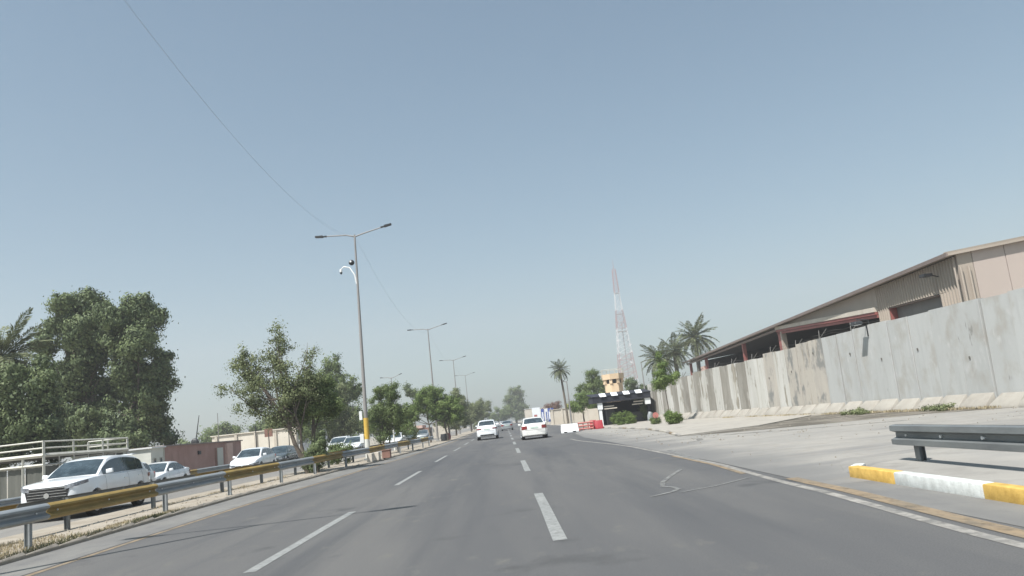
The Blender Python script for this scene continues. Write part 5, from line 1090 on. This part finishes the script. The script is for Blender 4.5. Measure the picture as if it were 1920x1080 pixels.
    # windscreen and rear window
    def scr(ya, yb, nm):
        g = MB(); vv = []; m_ = 6
        for i in range(m_+1):
            yy = lerp(ya, yb, i/m_)
            wt_ = min(hwt(yy)-.07, wid(yy)*.82); zt = zr(yy); hh = zt-zbel(yy); k4 = min(1, hh*4)
            for q, dz in ((-1, -.004), (-.6, .018), (0, .026), (.6, .018), (1, -.004)): vv.append((wt_*q, yy, zt+dz*k4+.012))
        g.add(vv, [(5*i+k, 5*i+k+1, 5*i+6+k, 5*i+5+k) for i in range(m_) for k in range(4)], Mt['glass']); return g.build(nm, root, smooth=60)
    scr(G0+.06, G1-.02, 'windscreen'); scr(G2+.06, G3-.07, 'rear_window')
    # wrap-round strips on nose and tail
    def wrap(end, x_in, ylen, z0a, z0b, z1a, z1b, m, nm, off=.014, side=1):
        pts = []; 
        if end == 'f': cont = [(x_in, 0)]+[(wid(v), v) for v in (0, .03, .08, .15, .25, .35, .5) if v <= ylen]
        else: cont = [(x_in, L)]+[(wid(L-v), L-v) for v in (0, .03, .08, .15, .25, .4) if v <= ylen]
        g = MB(); vv = []; N = len(cont)-1
        for i, (cx_, cy_) in enumerate(cont):
            t = i/N; sgn = -1 if end == 'f' else 1
            ox = off*(0.3 if i == 0 else 1); oy = off*sgn*(1 if i < 3 else .3)
            vv += [(side*(cx_*.985+ox), cy_+oy, lerp(z0a, z0b, t)), (side*(cx_*.975+ox), cy_+oy, lerp(z1a, z1b, t))]
        g.add(vv, [(2*i, 2*i+2, 2*i+3, 2*i+1) for i in range(N)], m); return g.build(nm, root, smooth=60)
    zt0 = K['top'][0][1]; zf = K['top'][1][1]
    for side in (-1, 1):
        if kind == 'suv': wrap('f', .50, .5, zt0-.10, zt0+.02, zt0+.02, zt0+.11, Mt['lamp_clear'], 'headlight', side=side); wrap('f', .56, .15, .42, .42, .50, .50, Mt['dark'], 'fog_lamp', side=side)
        else: wrap('f', .42, .5, zt0-.11, zt0-.0, zt0-.0, zt0+.08, Mt['lamp_clear'], 'headlight', side=side)
        if kind == 'sedan': wrap('r', .50, .4, .70, .66, .92, .90, Mt['lamp_red'], 'tail_light', side=side)
        elif kind == 'suv': wrap('r', .48, .4, .90, .88, 1.00, 1.00, Mt['lamp_red'], 'tail_light', side=side)
        else: wrap('r', .56, .25, .80, .75, 1.0, 1.0, Mt['lamp_red'], 'tail_light', side=side)
    # grille
    gw = .62 if kind == 'suv' else .42; gz0, gz1 = (.50, zt0-.01) if kind == 'suv' else (.44, zt0-.05)
    g = MB(); g.poly([(-gw*.86, -.004, gz0), (gw*.86, -.004, gz0), (gw, -.004, gz1-.06), (gw*.96, -.004, gz1), (-gw*.96, -.004, gz1), (-gw, -.004, gz1-.06)], Mt['black'], .03, d=(0, -1, 0)); gr_ = g.build('grille', root)
    if kind == 'suv':
        for k in range(6):
            zz = gz0+.03+k*(gz1-gz0-.06)/5; g = MB(); g.box((-gw*.88, -.016, zz-.006), (gw*.88, -.005, zz+.006), Mt['chrome']); g.build('slat', gr_)
    if badge:
        g = MB(); g.tube([(0, -.017, (gz0+gz1)/2), (0, -.035, (gz0+gz1)/2)], .075, Mt['chrome'], 14); g.build('badge', gr_)
    MB().box((-.55, -.012, K['zb']+.05), (.55, .03, gz0-.06), Mt['black']).build('lower_intake', root)
    MB().box((-.26, -.022, gz0-.055), (.26, -.013, gz0+.045) if kind != 'suv' else (.26, -.013, gz0+.0), Mt['plate']).build('number_plate', root)
    # rear furniture
    zp = .72 if kind == 'sedan' else .84
    MB().box((-.26, L+.001, zp), (.26, L+.012, zp+.11), Mt['plate']).build('number_plate', root)
    if kind != 'sedan': MB().box((-.6, L-.02, K['zb']+.10), (.6, L+.012, K['zb']+.22), Mt['dark']).build('bumper_insert', root)
    if kind == 'suv':
        MB().box((-.55, G2-.02, K['zr']-.03), (.55, G2+.22, K['zr']+.0), pm).build('spoiler', root, bevel=.01)
        for side in (): MB().tube([(side*.58, G1+.1, K['zr']+.0), (side*.6, G1+.3, K['zr']+.045), (side*.6, G2-.3, K['zr']+.04), (side*.58, G2-.05, K['zr']-.02)], .016, Mt['chrome'], 6).build('roof_rail', root)
    # seam of the tailgate / boot
    MB().box((-.62, L-.006, zp-.10), (.62, L+.004, zp-.09), Mt['dark']).build('boot_seam', root)
    # wheels
    for a in ax:
        for side in (-1, 1):
            r = K['r']; xo = side*(hw-.015); xi = side*(hw-.235)
            g = MB(); g.tube([(xi, a, r), (xi+side*.02, a, r), (xo-side*.02, a, r), (xo, a, r)], [r*.93, r, r, r*.95], Mt['black'], 24)
            wo_ = g.build('wheel', root, smooth=40)
            g = MB(); g.tube([(xo, a, r), (xo+side*.006, a, r)], [r*.68, r*.66], Mt['rim'], 20)
            for k in range(5):
                t = R(72*k+10); g.tube([(xo+side*.010, a+.05*math.cos(t), r+.05*math.sin(t)), (xo+side*.014, a+r*.62*math.cos(t), r+r*.62*math.sin(t))], .03, Mt['rim'], 5)
            g.build('rim', wo_)
            # dark wheel-well behind the wheel
    return root
PI = math.pi
ZO = lambda x: zo(x)+.012
# oncoming cars: nose towards the camera (-y)
car('white crossover with slatted chrome grille in the oncoming lane behind the yellow rail', 'SUV', 'suv', 'carwhite', -12.95, 22.9, ZO(-12.95), R(0), name='suv', badge=True)
car('white car almost hidden behind the rear of the near white crossover', 'car', 'hatch', 'carwhite', -16.3, 31.6, ZO(-16.3), 0)
car('small white sedan beside the cream cabin in the outer oncoming lane', 'car', 'sedan', 'carwhite', -18.5, 40.8, ZO(-18.5)-.05, 0)
car('white hatchback under the airy tree in the oncoming lane', 'car', 'hatch', 'carwhite', -15.5, 47.4, ZO(-15.5), 0, badge=True)
car('dark low pickup-like car standing right behind the white hatchback', 'car', 'hatch', 'cardark', -17.6, 61, ZO(-17), 0)
car('white off-roader coming on beyond the dark median shrub', 'SUV', 'suv', 'carwhite', -14.9, 70.5, ZO(-14.9), 0, name='suv')
car('white car coming on just left of the banded street lamp', 'car', 'hatch', 'carwhite', -12.6, 65, ZO(-12.6), 0)
car('white sedan coming on behind the slim white post', 'car', 'sedan', 'carwhite', -11.6, 83, 0, 0)
car('dark grey car half hidden right of the white post', 'car', 'hatch', 'cardark', -12.6, 103, 0, 0)
car('small pale car far off before the brown kiosk', 'car', 'sedan', 'carsilver', -11.4, 110, 0, 0)
# cars ahead on our side: tail towards the camera
def ahead(label, cat, kind, paint, x, yrear, name=None):
    return car(label, cat, kind, paint, x, yrear+KIND[kind]['L'], 0, PI, name=name)
ahead('cream white sedan ahead in the right lane with pale green plate', 'car', 'sedan', 'carwarm', 1.98, 54.0)
ahead('white crossover ahead in the left lane near the median', 'SUV', 'suv', 'carwhite', -1.55, 69, name='suv')
ahead('silver grey sedan far ahead between the two white vehicles', 'car', 'sedan', 'carsilver', .35, 119)
for k, (x, y, pa, kd, lb) in enumerate(((-2.6, 235, 'carwhite', 'suv', 'distant white car leftmost in the queue under the road-end trees'), (-.6, 240, 'carwhite', 'hatch', 'distant white car second in the queue under the road-end trees'), (1.5, 232, 'carsilver', 'hatch', 'distant silver car in the queue right of the grey sedan'), (5.6, 205, 'carwhite', 'hatch', 'distant white car left of the billboard foot'), (7.6, 186, 'carwhite', 'suv', 'distant white car in front of the blue banners'))):
    ahead(lb, 'car', kd, pa, x, y)

# ------------------------------------------------------------------ haze
bb = MB(); hm = bpy.data.materials.new('haze_air'); hm.use_nodes = True; t = hm.node_tree; t.nodes.clear()
pv = t.nodes.new('ShaderNodeVolumePrincipled'); pv.inputs['Density'].default_value = 0.00085; pv.inputs['Color'].default_value = (.72, .725, .75, 1); pv.inputs['Anisotropy'].default_value = 0.2
o_ = t.nodes.new('ShaderNodeOutputMaterial'); t.links.new(pv.outputs[0], o_.inputs['Volume'])
bb.box((-1350, -1350, -1.4), (1350, 1350, 168), hm); hz = bb.build('haze'); tag(hz, 'thin pale dust haze over the whole road', 'haze', kind='stuff')
